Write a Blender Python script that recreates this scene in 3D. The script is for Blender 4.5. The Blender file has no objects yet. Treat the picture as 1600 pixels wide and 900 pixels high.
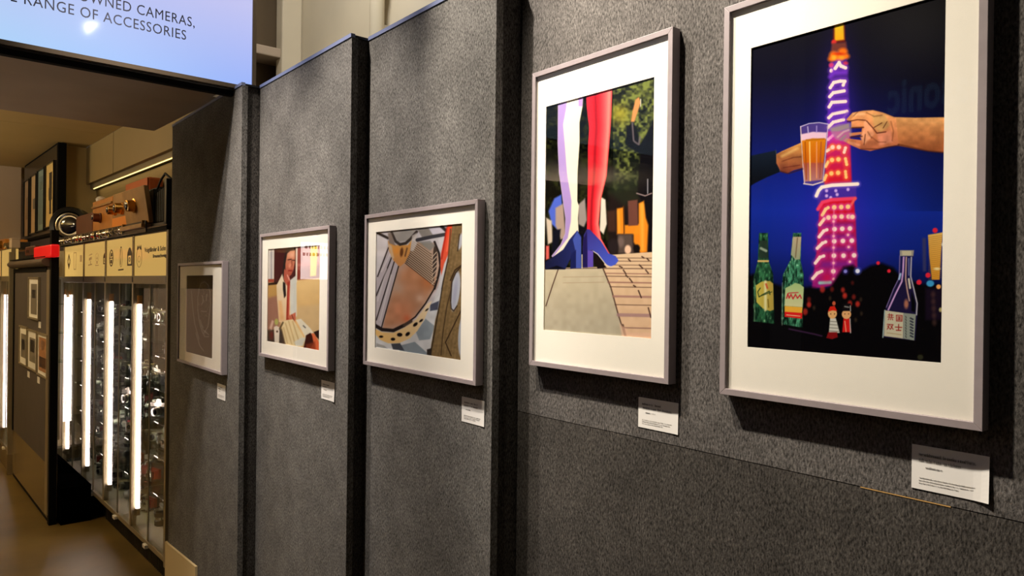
import bpy, bmesh, math, random
import numpy as np
from mathutils import Matrix, Vector
random.seed(7)
rng = np.random.RandomState(3)
SC = bpy.context.scene
COL = SC.collection

# ------------------------------------------------------------------ camera
FPX = 1138.0
YAW = math.radians(39.05)
EYE = 1.6
ROLL = .012
PITCH = math.atan((447.0 - 450.0) / FPX)
def _axes():
    F = np.array([math.sin(YAW), math.cos(YAW), 0.]); R = np.array([math.cos(YAW), -math.sin(YAW), 0.]); U = np.array([0, 0, 1.])
    F2 = F * math.cos(PITCH) + U * math.sin(PITCH); U2 = -F * math.sin(PITCH) + U * math.cos(PITCH)
    return F2, R * math.cos(ROLL) + U2 * math.sin(ROLL), -R * math.sin(ROLL) + U2 * math.cos(ROLL)
CF, CR, CU = _axes()
cam_data = bpy.data.cameras.new('camera')
cam_data.sensor_width = 36; cam_data.lens = FPX / 1600 * 36; cam_data.clip_start = .02
cam = bpy.data.objects.new('camera', cam_data); COL.objects.link(cam)
cam.matrix_world = Matrix(((CR[0], CU[0], -CF[0], 0), (CR[1], CU[1], -CF[1], 0), (CR[2], CU[2], -CF[2], EYE), (0, 0, 0, 1)))
SC.camera = cam
# ------------------------------------------------------------------ world, exposure
SC.view_settings.view_transform = 'Standard'
try: SC.view_settings.look = 'None'
except Exception: pass
SC.view_settings.gamma = 1; SC.view_settings.exposure = 0; SC.view_settings.use_curve_mapping = False
w = bpy.data.worlds.new('world'); SC.world = w; w.use_nodes = True
w.node_tree.nodes['Background'].inputs[0].default_value = (.80, .74, .66, 1)
w.node_tree.nodes['Background'].inputs[1].default_value = .07
# ------------------------------------------------------------------ lights
TH = math.radians(2.55)                       # the shop fittings stand turned by this much against the partition wall
def S(x, y, z=0.): return (x * math.cos(TH) - y * math.sin(TH), x * math.sin(TH) + y * math.cos(TH), z)
def spot(loc, target, power, color, size=60, blend=.6, rad=.03):
    l = bpy.data.lights.new('spot_light', 'SPOT'); l.energy = power; l.color = color
    l.spot_size = math.radians(size); l.spot_blend = blend; l.shadow_soft_size = rad
    o = bpy.data.objects.new('spot_light', l); COL.objects.link(o); o.location = loc
    o.rotation_euler = (Vector(target) - Vector(loc)).to_track_quat('-Z', 'Y').to_euler(); return o
WARM = (1, .87, .68)
SPOTS = [((.42, 1.30, 3.35), (1.2, .70, 1.70), 280, (1, .88, .71), 54, .6),
         ((.42, 1.85, 3.35), (1.2, 1.16, 1.85), 285, (1, .89, .76), 44, .6),
         ((.32, 2.30, 3.35), (1.1, 2.00, 1.40), 300, (1, .89, .78), 46, .9),
         ((.25, 2.72, 3.35), (1.05, 2.72, 1.45), 300, (1, .88, .77), 44, .9),
         ((.15, 2.62, 3.20), (.98, 3.12, 1.20), 115, (1, .90, .80), 42, .9)]
for a in SPOTS: spot(a[0], a[1], a[2], a[3], a[4], a[5])
def area(loc, target, power, color, sx, sy):
    l = bpy.data.lights.new('area_light', 'AREA'); l.shape = 'RECTANGLE'; l.size = sx; l.size_y = sy; l.energy = power; l.color = color
    o = bpy.data.objects.new('area_light', l); COL.objects.link(o); o.location = loc
    o.rotation_euler = (Vector(target) - Vector(loc)).to_track_quat('-Z', 'Y').to_euler(); return o
area(S(-.15, 5.0, 2.74), S(.9, 5.2, 1.8), 13, (1, .80, .50), .5, .5)      # added warm fill for the shop, presumed downlights out of view
area(S(-.2, 6.9, 2.74), S(.6, 7.2, 1.2), 16, (1, .80, .50), .5, .5)
area(S(-1.5, 4.6, 2.15), S(-1.5, 4.6, 4), 62, (1, .87, .68), .3, 1.2)       # added unseen lamps facing up, to brighten the shop ceiling
area(S(-1.5, 7.2, 2.15), S(-1.5, 7.2, 4), 88, (1, .82, .52), .3, 1.2)
wash = area((1.0, 2.6, 4.5), (1.75, 2.9, 3.2), 30, (1, .93, .82), .6, .6); wash.data.spread = math.radians(110)       # washes the upper wall

# ------------------------------------------------------------------ pixel -> place helpers (only used to measure positions off the photograph)
def ray(u, v): return CF + CR * (u - 800) / FPX - CU * (v - 450) / FPX
def onX(u, v, c):                              # point on the wall plane X = c
    d = ray(u, v); t = c / d[0]; return (c, d[1] * t, EYE + d[2] * t)
def sray(u, v):
    d = ray(u, v); return np.array([d[0] * math.cos(TH) + d[1] * math.sin(TH), -d[0] * math.sin(TH) + d[1] * math.cos(TH), d[2]])
def sX(u, v, c):                               # shop frame, plane x' = c
    d = sray(u, v); t = c / d[0]; return (c, d[1] * t, EYE + d[2] * t)
def sY(u, v, c):
    d = sray(u, v); t = c / d[1]; return (d[0] * t, c, EYE + d[2] * t)

# ------------------------------------------------------------------ materials
def lin(c):
    return tuple(((x / 255) / 12.92 if x / 255 <= .04045 else ((x / 255 + .055) / 1.055) ** 2.4) for x in c)
def mat(name, rgb, rough=.5, metal=0., emit=None, estr=0., noise=0., nscale=20., bump=0., spec=None, coat=0.):
    m = bpy.data.materials.new(name); m.use_nodes = True; nt = m.node_tree; b = nt.nodes['Principled BSDF']
    c = lin(rgb) + (1,)
    b.inputs['Base Color'].default_value = c; b.inputs['Roughness'].default_value = rough; b.inputs['Metallic'].default_value = metal
    if spec is not None: b.inputs['Specular IOR Level'].default_value = spec
    if coat: b.inputs['Coat Weight'].default_value = coat; b.inputs['Coat Roughness'].default_value = .05
    if emit: b.inputs['Emission Color'].default_value = lin(emit) + (1,); b.inputs['Emission Strength'].default_value = estr
    if noise or bump:
        tc = nt.nodes.new('ShaderNodeTexCoord'); n = nt.nodes.new('ShaderNodeTexNoise')
        n.inputs['Scale'].default_value = nscale; n.inputs['Detail'].default_value = 4
        nt.links.new(tc.outputs['Object'], n.inputs['Vector'])
        if noise:
            r = nt.nodes.new('ShaderNodeMapRange'); r.inputs['From Min'].default_value = .3; r.inputs['From Max'].default_value = .7
            r.inputs['To Min'].default_value = 1 - noise; r.inputs['To Max'].default_value = 1 + noise
            nt.links.new(n.outputs['Fac'], r.inputs['Value'])
            mx = nt.nodes.new('ShaderNodeVectorMath'); mx.operation = 'SCALE'; mx.inputs[0].default_value = c[:3]
            nt.links.new(r.outputs[0], mx.inputs['Scale']); nt.links.new(mx.outputs[0], b.inputs['Base Color'])
        if bump:
            bp = nt.nodes.new('ShaderNodeBump'); bp.inputs['Strength'].default_value = bump; bp.inputs['Distance'].default_value = .01
            nt.links.new(n.outputs['Fac'], bp.inputs['Height']); nt.links.new(bp.outputs[0], b.inputs['Normal'])
    return m
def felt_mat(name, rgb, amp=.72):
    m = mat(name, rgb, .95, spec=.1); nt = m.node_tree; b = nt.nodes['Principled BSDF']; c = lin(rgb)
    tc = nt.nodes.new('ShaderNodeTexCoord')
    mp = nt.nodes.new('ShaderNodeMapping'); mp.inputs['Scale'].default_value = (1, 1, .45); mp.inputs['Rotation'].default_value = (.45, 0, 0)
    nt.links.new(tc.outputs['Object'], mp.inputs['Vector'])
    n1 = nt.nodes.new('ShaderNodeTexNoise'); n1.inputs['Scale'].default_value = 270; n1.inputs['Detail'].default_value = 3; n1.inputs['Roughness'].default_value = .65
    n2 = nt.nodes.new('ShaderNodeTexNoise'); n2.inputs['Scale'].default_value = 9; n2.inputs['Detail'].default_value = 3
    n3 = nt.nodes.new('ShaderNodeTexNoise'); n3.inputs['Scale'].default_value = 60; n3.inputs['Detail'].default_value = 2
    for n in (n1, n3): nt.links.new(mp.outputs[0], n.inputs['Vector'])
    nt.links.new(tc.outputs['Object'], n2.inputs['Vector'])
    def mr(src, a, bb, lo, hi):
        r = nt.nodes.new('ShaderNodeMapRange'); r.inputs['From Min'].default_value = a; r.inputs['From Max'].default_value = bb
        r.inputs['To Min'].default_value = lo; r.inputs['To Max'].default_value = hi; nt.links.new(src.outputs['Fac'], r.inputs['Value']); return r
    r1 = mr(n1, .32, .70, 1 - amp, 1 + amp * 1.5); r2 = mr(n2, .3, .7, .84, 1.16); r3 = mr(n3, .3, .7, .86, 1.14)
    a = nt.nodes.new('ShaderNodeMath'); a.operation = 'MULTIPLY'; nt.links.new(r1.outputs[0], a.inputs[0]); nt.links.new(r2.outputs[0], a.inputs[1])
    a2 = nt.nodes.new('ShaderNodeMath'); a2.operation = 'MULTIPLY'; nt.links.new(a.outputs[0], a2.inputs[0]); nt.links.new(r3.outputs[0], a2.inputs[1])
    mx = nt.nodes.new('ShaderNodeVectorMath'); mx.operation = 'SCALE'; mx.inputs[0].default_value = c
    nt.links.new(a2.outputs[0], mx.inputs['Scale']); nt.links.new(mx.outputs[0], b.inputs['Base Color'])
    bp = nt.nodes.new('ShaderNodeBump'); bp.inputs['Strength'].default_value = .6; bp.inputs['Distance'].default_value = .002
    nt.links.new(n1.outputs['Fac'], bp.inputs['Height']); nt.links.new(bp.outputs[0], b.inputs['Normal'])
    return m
def glass_mat(name, tint=(255, 255, 255), rough=0.0, f0=.04):
    m = bpy.data.materials.new(name); m.use_nodes = True; nt = m.node_tree; nt.nodes.clear()
    o = nt.nodes.new('ShaderNodeOutputMaterial'); t = nt.nodes.new('ShaderNodeBsdfTransparent'); g = nt.nodes.new('ShaderNodeBsdfGlossy')
    f = nt.nodes.new('ShaderNodeLayerWeight'); x = nt.nodes.new('ShaderNodeMixShader')
    f.inputs['Blend'].default_value = .5
    p = nt.nodes.new('ShaderNodeMath'); p.operation = 'POWER'; p.inputs[1].default_value = 5; nt.links.new(f.outputs['Facing'], p.inputs[0])
    r = nt.nodes.new('ShaderNodeMapRange'); r.inputs['To Min'].default_value = f0; nt.links.new(p.outputs[0], r.inputs['Value'])
    t.inputs[0].default_value = lin(tint) + (1,); g.inputs['Roughness'].default_value = rough
    nt.links.new(r.outputs[0], x.inputs[0]); nt.links.new(t.outputs[0], x.inputs[1]); nt.links.new(g.outputs[0], x.inputs[2]); nt.links.new(x.outputs[0], o.inputs[0])
    return m
def attr_mat(name):
    m = mat(name, (255, 255, 255), .6, spec=.0); nt = m.node_tree
    a = nt.nodes.new('ShaderNodeAttribute'); a.attribute_name = 'picture'
    nt.links.new(a.outputs['Color'], nt.nodes['Principled BSDF'].inputs['Base Color']); return m
M = dict(
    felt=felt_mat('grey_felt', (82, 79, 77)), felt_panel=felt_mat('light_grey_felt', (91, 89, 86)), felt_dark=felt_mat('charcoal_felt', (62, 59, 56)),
    frame=mat('mauve_grey_frame', (142, 132, 134), .42, noise=.05, nscale=60),
    matb=mat('cream_mat_board', (240, 236, 224), .9, noise=.012, nscale=150),
    back=mat('backing_board', (40, 38, 36), .9),
    glass=glass_mat('picture_glass', f0=.010), cabglass=glass_mat('cabinet_glass', (246, 250, 246), f0=.02),
    printm=attr_mat('photographic_print'),
    card=mat('white_card', (228, 226, 222), .8), inkfaint=mat('faint_ink', (176, 172, 168), .8), ink=mat('grey_ink', (120, 118, 118), .8), inkdark=mat('dark_ink', (60, 62, 80), .7),
    trim=mat('screenlit_trim', (112, 120, 150), .4, noise=.06), black=mat('black_lacquer', (14, 13, 12), .35), blackm=mat('matt_black', (8, 7, 7), .9, spec=.15),  # the trim's blue is the screen's light, put into its colour
    cream=mat('cream_plaster', (205, 196, 176), .85, noise=.05, nscale=3), yellow=mat('yellow_plaster', (196, 172, 116), .8, noise=.03, nscale=3),
    soffit=mat('taupe_soffit', (172, 156, 140), .8, noise=.05, nscale=4), fascia=mat('olive_fascia', (146, 126, 84), .55, noise=.03, nscale=5),
    brown=mat('brown_paint', (96, 80, 58), .7, noise=.05, nscale=4), pinkwall=mat('pale_wall', (186, 166, 146), .85, noise=.03, nscale=3),
    postm=mat('champagne_aluminium', (150, 138, 112), .35, metal=.35, noise=.04, nscale=30),
    chrome=mat('chrome', (215, 210, 202), .12, metal=1), silver=mat('satin_silver', (190, 186, 180), .28, metal=1),
    leather=mat('black_leather', (22, 21, 20), .5, bump=.5, nscale=250), brass=mat('brass', (200, 150, 70), .25, metal=1),
    wood=mat('honey_wood', (196, 128, 52), .35, noise=.14, nscale=14, coat=.3), woodtan=mat('tan_wood', (168, 128, 76), .4, noise=.14, nscale=14, coat=.2),
    wooddark=mat('mahogany', (92, 42, 24), .35, noise=.15, nscale=14, coat=.3), lens=mat('lens_glass', (14, 16, 30), .05, coat=1.),
    red=mat('red_banner', (214, 20, 24), .5), orangebox=mat('orange_card', (236, 140, 26), .5), redleather=mat('red_leather', (140, 30, 26), .5),
    white=mat('white_plastic', (225, 222, 215), .4), tan=mat('tan_plywood', (190, 150, 90), .7, noise=.1, nscale=40),
    base=mat('beige_metal_panel', (168, 152, 118), .22, metal=.6, noise=.04, nscale=8), bronze=mat('bronze_bezel', (112, 98, 82), .35, metal=.5), bezel=mat('dark_bezel', (40, 36, 34), .25),
    greyback=mat('grey_back_panel', (172, 160, 142), .5, noise=.1, nscale=20),
    shelfglass=glass_mat('shelf_glass', (225, 240, 232)),
    tube=mat('lit_tube', (255, 240, 240), .4, emit=(255, 226, 222), estr=22.),
    header=mat('lit_header_panel', (60, 52, 36), .15, emit=(230, 184, 100), estr=.66), headink=mat('header_print', (70, 56, 34), .6),
    headfaint=mat('faint_header_print', (150, 122, 76), .6, emit=(200, 160, 96), estr=.3),
    strip=mat('led_strip', (255, 240, 200), .4, emit=(255, 222, 140), estr=2.6),
    lamp=mat('lit_lamp_lens', (255, 250, 240), .4, emit=(255, 246, 230), estr=35.),
)
fl = mat('polished_floor', (104, 86, 46), .40, noise=.30, nscale=2.2, bump=.10, spec=.5); M['floor'] = fl

# ------------------------------------------------------------------ mesh building
class MB:
    def __init__(self): self.v = []; self.f = []
    def quadbox(self, P):                      # 8 points: bottom ring 0-3, top ring 4-7
        n = len(self.v); self.v += [tuple(p) for p in P]
        for q in ((3, 2, 1, 0), (4, 5, 6, 7), (0, 1, 5, 4), (1, 2, 6, 5), (2, 3, 7, 6), (3, 0, 4, 7)): self.f.append(tuple(n + i for i in q))
        return self
    def box(self, x0, x1, y0, y1, z0, z1):
        return self.quadbox([(x0, y0, z0), (x1, y0, z0), (x1, y1, z0), (x0, y1, z0), (x0, y0, z1), (x1, y0, z1), (x1, y1, z1), (x0, y1, z1)])
    def tube(self, p, q, r, r2=None, n=24, cap=True):
        p = Vector(p); q = Vector(q); r2 = r if r2 is None else r2; d = (q - p).normalized()
        a = d.orthogonal().normalized(); b = d.cross(a); k = len(self.v)
        for c, rr in ((p, r), (q, r2)):
            for i in range(n):
                t = 2 * math.pi * i / n; self.v.append(tuple(c + a * math.cos(t) * rr + b * math.sin(t) * rr))
        for i in range(n): j = (i + 1) % n; self.f.append((k + i, k + j, k + n + j, k + n + i))
        if cap: self.f.append(tuple(k + i for i in range(n))[::-1]); self.f.append(tuple(k + n + i for i in range(n)))
        return self
    def lathe(self, c, axis, prof, n=28):      # prof: (distance along axis, radius)
        c = Vector(c); d = Vector(axis).normalized(); a = d.orthogonal().normalized(); b = d.cross(a); k = len(self.v)
        for h, r in prof:
            for i in range(n):
                t = 2 * math.pi * i / n; self.v.append(tuple(c + d * h + a * math.cos(t) * r + b * math.sin(t) * r))
        for s in range(len(prof) - 1):
            for i in range(n): j = (i + 1) % n; self.f.append((k + s * n + i, k + s * n + j, k + (s + 1) * n + j, k + (s + 1) * n + i))
        self.f.append(tuple(k + i for i in range(n))[::-1]); e = k + (len(prof) - 1) * n; self.f.append(tuple(e + i for i in range(n)))
        return self
    def prism(self, pts, ax, h0, h1):          # pts 2-D polygon in the plane across axis ax ('x','y','z')
        k = len(self.v); n = len(pts)
        for h in (h0, h1):
            for a, b in pts: self.v.append({'x': (h, a, b), 'y': (a, h, b), 'z': (a, b, h)}[ax])
        self.f.append(tuple(k + i for i in range(n))[::-1]); self.f.append(tuple(k + n + i for i in range(n)))
        for i in range(n): j = (i + 1) % n; self.f.append((k + i, k + j, k + n + j, k + n + i))
        return self
    def ring(self, x0, x1, Y0, Y1, Z0, Z1, y0, y1, z0, z1):   # rectangular ring with mitred corners, across x
        o = [(Y0, Z0), (Y1, Z0), (Y1, Z1), (Y0, Z1)]; i = [(y0, z0), (y1, z0), (y1, z1), (y0, z1)]
        for a in range(4):
            b = (a + 1) % 4
            self.quadbox([(x0, *o[a]), (x1, *o[a]), (x1, *i[a]), (x0, *i[a]), (x0, *o[b]), (x1, *o[b]), (x1, *i[b]), (x0, *i[b])])
        return self
def setp(o, label=None, cat=None, group=None, kind=None):
    if label: o['label'] = label
    if cat: o['category'] = cat
    if group: o['group'] = group
    if kind: o['kind'] = kind
    return o
def root(name, origin, frame='w'):             # an Empty at a thing's base; origin in partition ('w') or shop ('s') axes
    o = bpy.data.objects.new(name, None); COL.objects.link(o); o.empty_display_size = .05
    o.location = origin if frame == 'w' else S(*origin); o.rotation_euler = (0, 0, 0 if frame == 'w' else TH)
    o['_org'] = list(origin); return o
def org(o):
    while o is not None:
        if '_org' in o: return Vector(o['_org'])
        o = o.parent
    return Vector((0, 0, 0))
def fin(name, me, material, parent, bevel=0., smooth=False):
    me.materials.append(material)
    bm = bmesh.new(); bm.from_mesh(me); bmesh.ops.recalc_face_normals(bm, faces=bm.faces); bm.to_mesh(me); bm.free()
    if smooth: me.shade_smooth(); 
    o = bpy.data.objects.new(name, me); COL.objects.link(o)
    if smooth:
        try: me.set_sharp_from_angle(angle=math.radians(40))
        except Exception: pass
    if bevel:
        b = o.modifiers.new('bevel', 'BEVEL'); b.width = bevel; b.segments = 2; b.limit_method = 'ANGLE'
    if parent: o.parent = parent
    return o
def part(name, mb, material, parent=None, bevel=0., smooth=False, frame='w', origin=None):
    og = org(parent) if parent else Vector(origin or (0, 0, 0))
    me = bpy.data.meshes.new(name); me.from_pydata([tuple(Vector(v) - og) for v in mb.v], [], mb.f)
    o = fin(name, me, material, parent, bevel, smooth)
    if not parent:
        o.location = og if frame == 'w' else S(*og); o.rotation_euler = (0, 0, 0 if frame == 'w' else TH)
    return o
def struct(name, mb, material, frame='w', bevel=0.): return setp(part(name, mb, material, None, bevel, frame=frame), kind='structure')
def text_mesh(s, size, spacing=1., align='LEFT', depth=.0003, wid=None, bold=0.):
    cu = bpy.data.curves.new('t', 'FONT'); cu.body = s; cu.size = size; cu.space_character = spacing; cu.align_x = align; cu.extrude = depth; cu.offset = bold; cu.resolution_u = 3
    o = bpy.data.objects.new('t', cu); COL.objects.link(o); dg = bpy.context.evaluated_depsgraph_get(); dg.update()
    me = bpy.data.meshes.new_from_object(o.evaluated_get(dg)); COL.objects.unlink(o); bpy.data.objects.remove(o)
    n = len(me.vertices); co = np.zeros(n * 3); me.vertices.foreach_get('co', co); co = co.reshape(-1, 3)
    fs = [tuple(p.vertices) for p in me.polygons]; bpy.data.meshes.remove(me)
    if wid and n: co[:, 0] *= wid / (co[:, 0].max() - co[:, 0].min())
    return co, fs
def text_part(name, s, size, place, xdir, material, parent, spacing=1., align='LEFT', wid=None, out=(0, 0, 1), depth=.0003, updir=(0, 0, 1), bold=0.):
    co, fs = text_mesh(s, size, spacing, align, depth, wid, bold)
    X = np.array(xdir, float); Zu = np.array(updir, float); N = np.cross(X, Zu)
    v = np.array(place) + co[:, :1] * X + co[:, 1:2] * Zu + co[:, 2:3] * N
    mb = MB(); mb.v = [tuple(a) for a in v]; mb.f = fs
    return part(name, mb, material, parent)
def copy_tree(o, parent=None):
    c = o.copy(); COL.objects.link(c); c.parent = parent
    for ch in o.children: copy_tree(ch, c)
    return c

# ------------------------------------------------------------------ the setting
XW = 1.2; X3, Y3 = 1.117, 1.452; X2, Y2 = 1.057, 2.126; X1, Y1 = .985, 2.931; YE = 3.965; TOPZ = 2.386; SEAM = 1.284
struct('floor', MB().box(-4, 6, -3, 12, -.1, 0), M['floor'])
mb = MB().box(XW, XW + .12, -1.2, Y3 - .002, SEAM - .004, 3.4); struct('wall_right', mb, M['felt'])
mb = MB()
# the lower cloth sits a little behind the upper one
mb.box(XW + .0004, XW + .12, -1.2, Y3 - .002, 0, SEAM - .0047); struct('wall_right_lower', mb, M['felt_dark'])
mb = MB()
ys = np.linspace(-1.2, Y3 - .003, 120); k = len(mb.v)
rg = np.random.RandomState(5); sag = np.convolve(rg.rand(140), np.ones(12) / 12, 'valid')[:120] * .003
for i, y in enumerate(ys): mb.v += [(XW - .0003, y, SEAM + .006), (XW - .0003, y, SEAM - .004 - sag[i]), (XW + .003, y, SEAM - .004 - sag[i]), (XW + .003, y, SEAM + .006)]
for i in range(119):
    a = 4 * i; b = a + 4
    for p, q in ((0, 1), (1, 2), (2, 3), (3, 0)): mb.f.append((a + p, a + q, b + q, b + p))
struct('trim_1', mb, M['felt'])
struct('trim_2', MB().box(XW - .0002, XW + .004, .43, .565, SEAM - .0078, SEAM - .0062), M['tan'])
# upper room above and behind the partition
struct('wall_back', MB().box(1.72, 1.84, -1.2, 4.2, 2.0, 5.0), M['cream'])
struct('trim_3', MB().box(1.60, 1.72, *sorted((onX(431, 60, 1.60)[1], onX(441, 60, 1.60)[1])), 2.0, 5.0), M['cream'], bevel=.01)
struct('wall_left', MB().box(-3.1, -3.0, -3, 3.0, 0, 4.6), M['brown'])
struct('ceiling', MB().box(-3.1, 1.84, -1.5, 4.3, 4.6, 4.7), M['cream'])
# brown recess behind the end of the screen
struct('wall_recess', MB().box(1.25, 1.9, 4.3, 4.4, 2.3, 4.7), M['brown'])
struct('trim_4', MB().box(1.25, 1.75, 4.12, 4.3, 2.90, 2.955), M['soffit'], bevel=.006)
struct('trim_5', MB().box(1.25, 1.75, 4.0, 4.2, 2.42, 2.50), M['brown'])

def pipe():
    r = root('wall_pipe', (1.66, onX(577, 30, 1.62)[1], 2.35))
    setp(r, 'cream painted vertical pipe with a collar high on the cream wall', 'pipe')
    b = onX(577, 30, 1.62)[1]
    part('pipe', MB().tube((1.66, b, 2.35), (1.66, b, 4.6), .035), M['cream'], r, smooth=True)
    part('collar', MB().tube((1.66, b, 3.02), (1.66, b, 3.07), .05), M['cream'], r, smooth=True)
    part('bracket', MB().box(1.66, 1.72, b - .012, b + .012, 2.8, 2.83), M['silver'], r)
pipe()

def panel(xf, ynear, yfar, xb, label):
    r = root('exhibition_partition', (xf, ynear, 0)); setp(r, label, 'partition')
    T = .022
    part('board', MB().box(xf, xf + T, ynear, yfar, .0, TOPZ), M['felt_panel'], r)
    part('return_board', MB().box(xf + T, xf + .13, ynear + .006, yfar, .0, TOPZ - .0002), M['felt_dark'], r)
    part('top_trim', MB().box(xf - .003, xf + .012, ynear, yfar, TOPZ, TOPZ + .012), M['trim'], r)
    part('end_trim', MB().box(xf + .012, xf + .13, ynear, ynear + .012, TOPZ, TOPZ + .008), M['black'], r)
panel(X3, Y3, Y2 - .001, XW, 'tall grey felt panel carrying picture of brown disc and timber, nearest of the stepped panels')
panel(X2, Y2, Y1 - .001, X3, 'tall grey felt partition panel carrying the picture of a seated reader, middle step')
panel(X1, Y1, YE, X2, 'tall grey felt partition panel beside the lit cabinets, carrying the small dark picture')

# ------------------------------------------------------------------ painter for the photographic prints
class Paint:
    def __init__(self, x, y0, y1, z0, z1, ny, nz):  # y0 = left as seen (larger Y)
        self.ny, self.nz = ny, nz
        Y, Z = np.meshgrid(np.linspace(y0, y1, ny), np.linspace(z0, z1, nz)); self.Y = Y.ravel(); self.Z = Z.ravel(); self.x = x
        P = np.stack([np.full(self.Y.size, x), self.Y, self.Z - EYE], 1); d = P @ CF
        self.U = 800 + FPX * (P @ CR) / d; self.V = 450 - FPX * (P @ CU) / d
        self.C = np.zeros((self.Y.size, 3))
    def _mix(self, idx, a, col):
        a = a[:, None]; self.C[idx] = self.C[idx] * (1 - a) + np.array(col, float) / 255 * a
    def fill(self, c): self.C[:] = np.array(c) / 255
    def vgrad(self, stops):
        v = [s[0] for s in stops]
        for k in range(3): self.C[:, k] = np.interp(self.V, v, [s[1][k] / 255 for s in stops])
    def _box(self, pts, m):
        p = np.array(pts, float)
        return np.nonzero((self.U > p[:, 0].min() - m) & (self.U < p[:, 0].max() + m) & (self.V > p[:, 1].min() - m) & (self.V < p[:, 1].max() + m))[0]
    @staticmethod
    def _segd(U, V, a, b):
        d = (b[0] - a[0], b[1] - a[1]); L = d[0] ** 2 + d[1] ** 2 + 1e-9
        t = np.clip(((U - a[0]) * d[0] + (V - a[1]) * d[1]) / L, 0, 1)
        return np.hypot(U - a[0] - t * d[0], V - a[1] - t * d[1])
    def poly(self, pts, col, blur=1., al=1., col2=None, d=(0, 1)):
        i = self._box(pts, blur + 1); U, V = self.U[i], self.V[i]
        if not len(i): return
        ins = np.zeros(len(i), bool); dist = np.full(len(i), 1e9); n = len(pts)
        for k in range(n):
            a, b = pts[k], pts[(k + 1) % n]; dist = np.minimum(dist, self._segd(U, V, a, b))
            if a[1] != b[1]:
                c = (a[1] > V) != (b[1] > V); ins ^= c & (U < (b[0] - a[0]) * (V - a[1]) / (b[1] - a[1]) + a[0])
        sd = np.where(ins, dist, -dist); A = np.clip(.5 + sd / blur, 0, 1) * al
        if col2 is not None:
            p = np.array(pts); s = p @ np.array(d); t = np.clip((U * d[0] + V * d[1] - s.min()) / (s.max() - s.min()), 0, 1)[:, None]
            c = (np.array(col) * (1 - t) + np.array(col2) * t) / 255; A = A[:, None]; self.C[i] = self.C[i] * (1 - A) + c * A
        else: self._mix(i, A, col)
    def line(self, pts, wd, col, blur=1., al=1.):
        i = self._box(pts, wd + blur + 1)
        if not len(i): return
        dist = np.full(len(i), 1e9)
        for a, b in zip(pts[:-1], pts[1:]): dist = np.minimum(dist, self._segd(self.U[i], self.V[i], a, b))
        self._mix(i, np.clip(.5 + (wd / 2 - dist) / blur, 0, 1) * al, col)
    def disc(self, x, y, rx, ry, col, blur=1., al=1., ang=0.):
        m = max(rx, ry) + blur + 1; i = self._box([(x - m, y - m), (x + m, y + m)], 1)
        if not len(i): return
        c, s = math.cos(ang), math.sin(ang); du, dv = self.U[i] - x, self.V[i] - y
        a = (du * c + dv * s) / rx; b = (-du * s + dv * c) / ry; q = np.hypot(a, b)
        self._mix(i, np.clip(.5 + (1 - q) * min(rx, ry) / blur, 0, 1) * al, col)
    def glow(self, x, y, r, col, al=.6, ry=None):
        ry = ry or r; i = self._box([(x - 2.6 * r, y - 2.6 * ry), (x + 2.6 * r, y + 2.6 * ry)], 1)
        if len(i): self._mix(i, np.exp(-((self.U[i] - x) / r) ** 2 - ((self.V[i] - y) / ry) ** 2) * al, col)
    def noise(self, s, seed, aspect=1.):
        g = np.random.RandomState(seed).rand(260, 260); x = (self.U / s) % 258; y = (self.V / s / aspect) % 258
        xi = x.astype(int); yi = y.astype(int); fx = x - xi; fy = y - yi; fx = fx * fx * (3 - 2 * fx); fy = fy * fy * (3 - 2 * fy)
        return (g[yi, xi] * (1 - fx) + g[yi, xi + 1] * fx) * (1 - fy) + (g[yi + 1, xi] * (1 - fx) + g[yi + 1, xi + 1] * fx) * fy
    def region(self, pts, fn, blur=1.):        # fn(idx)->colours blended inside a polygon
        keep = self.C.copy(); self.poly(pts, (255, 255, 255), blur); A = ((self.C - keep).sum(1) / np.maximum((1 - keep).sum(1), 1e-6)).clip(0, 1)
        i = np.nonzero(A > 0)[0]; self.C = keep; a = A[i][:, None]; self.C[i] = self.C[i] * (1 - a) + fn(i) * a
    def build(self, parent):
        ny, nz = self.ny, self.nz; og = org(parent); n = ny * nz
        me = bpy.data.meshes.new('photo_print')
        co = np.stack([np.full(n, self.x) - og[0], self.Y - og[1], self.Z - og[2]], 1)
        a = (np.arange(nz - 1)[:, None] * ny + np.arange(ny - 1)[None]).ravel()
        f = np.stack([a, a + ny, a + ny + 1, a + 1], 1)
        me.vertices.add(n); me.vertices.foreach_set('co', co.ravel()); m = len(f)
        me.loops.add(m * 4); me.loops.foreach_set('vertex_index', f.ravel()); me.polygons.add(m)
        me.polygons.foreach_set('loop_start', np.arange(m) * 4); me.update(calc_edges=True)
        c = np.clip(self.C, 0, 1); c = np.where(c <= .04045, c / 12.92, ((c + .055) / 1.055) ** 2.4) * .86
        at = me.color_attributes.new('picture', 'FLOAT_COLOR', 'POINT'); at.data.foreach_set('color', np.concatenate([c, np.ones((n, 1))], 1).ravel())
        me.materials.append(M['printm']); o = bpy.data.objects.new('photo_print', me); COL.objects.link(o); o.parent = parent
        return o

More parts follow.
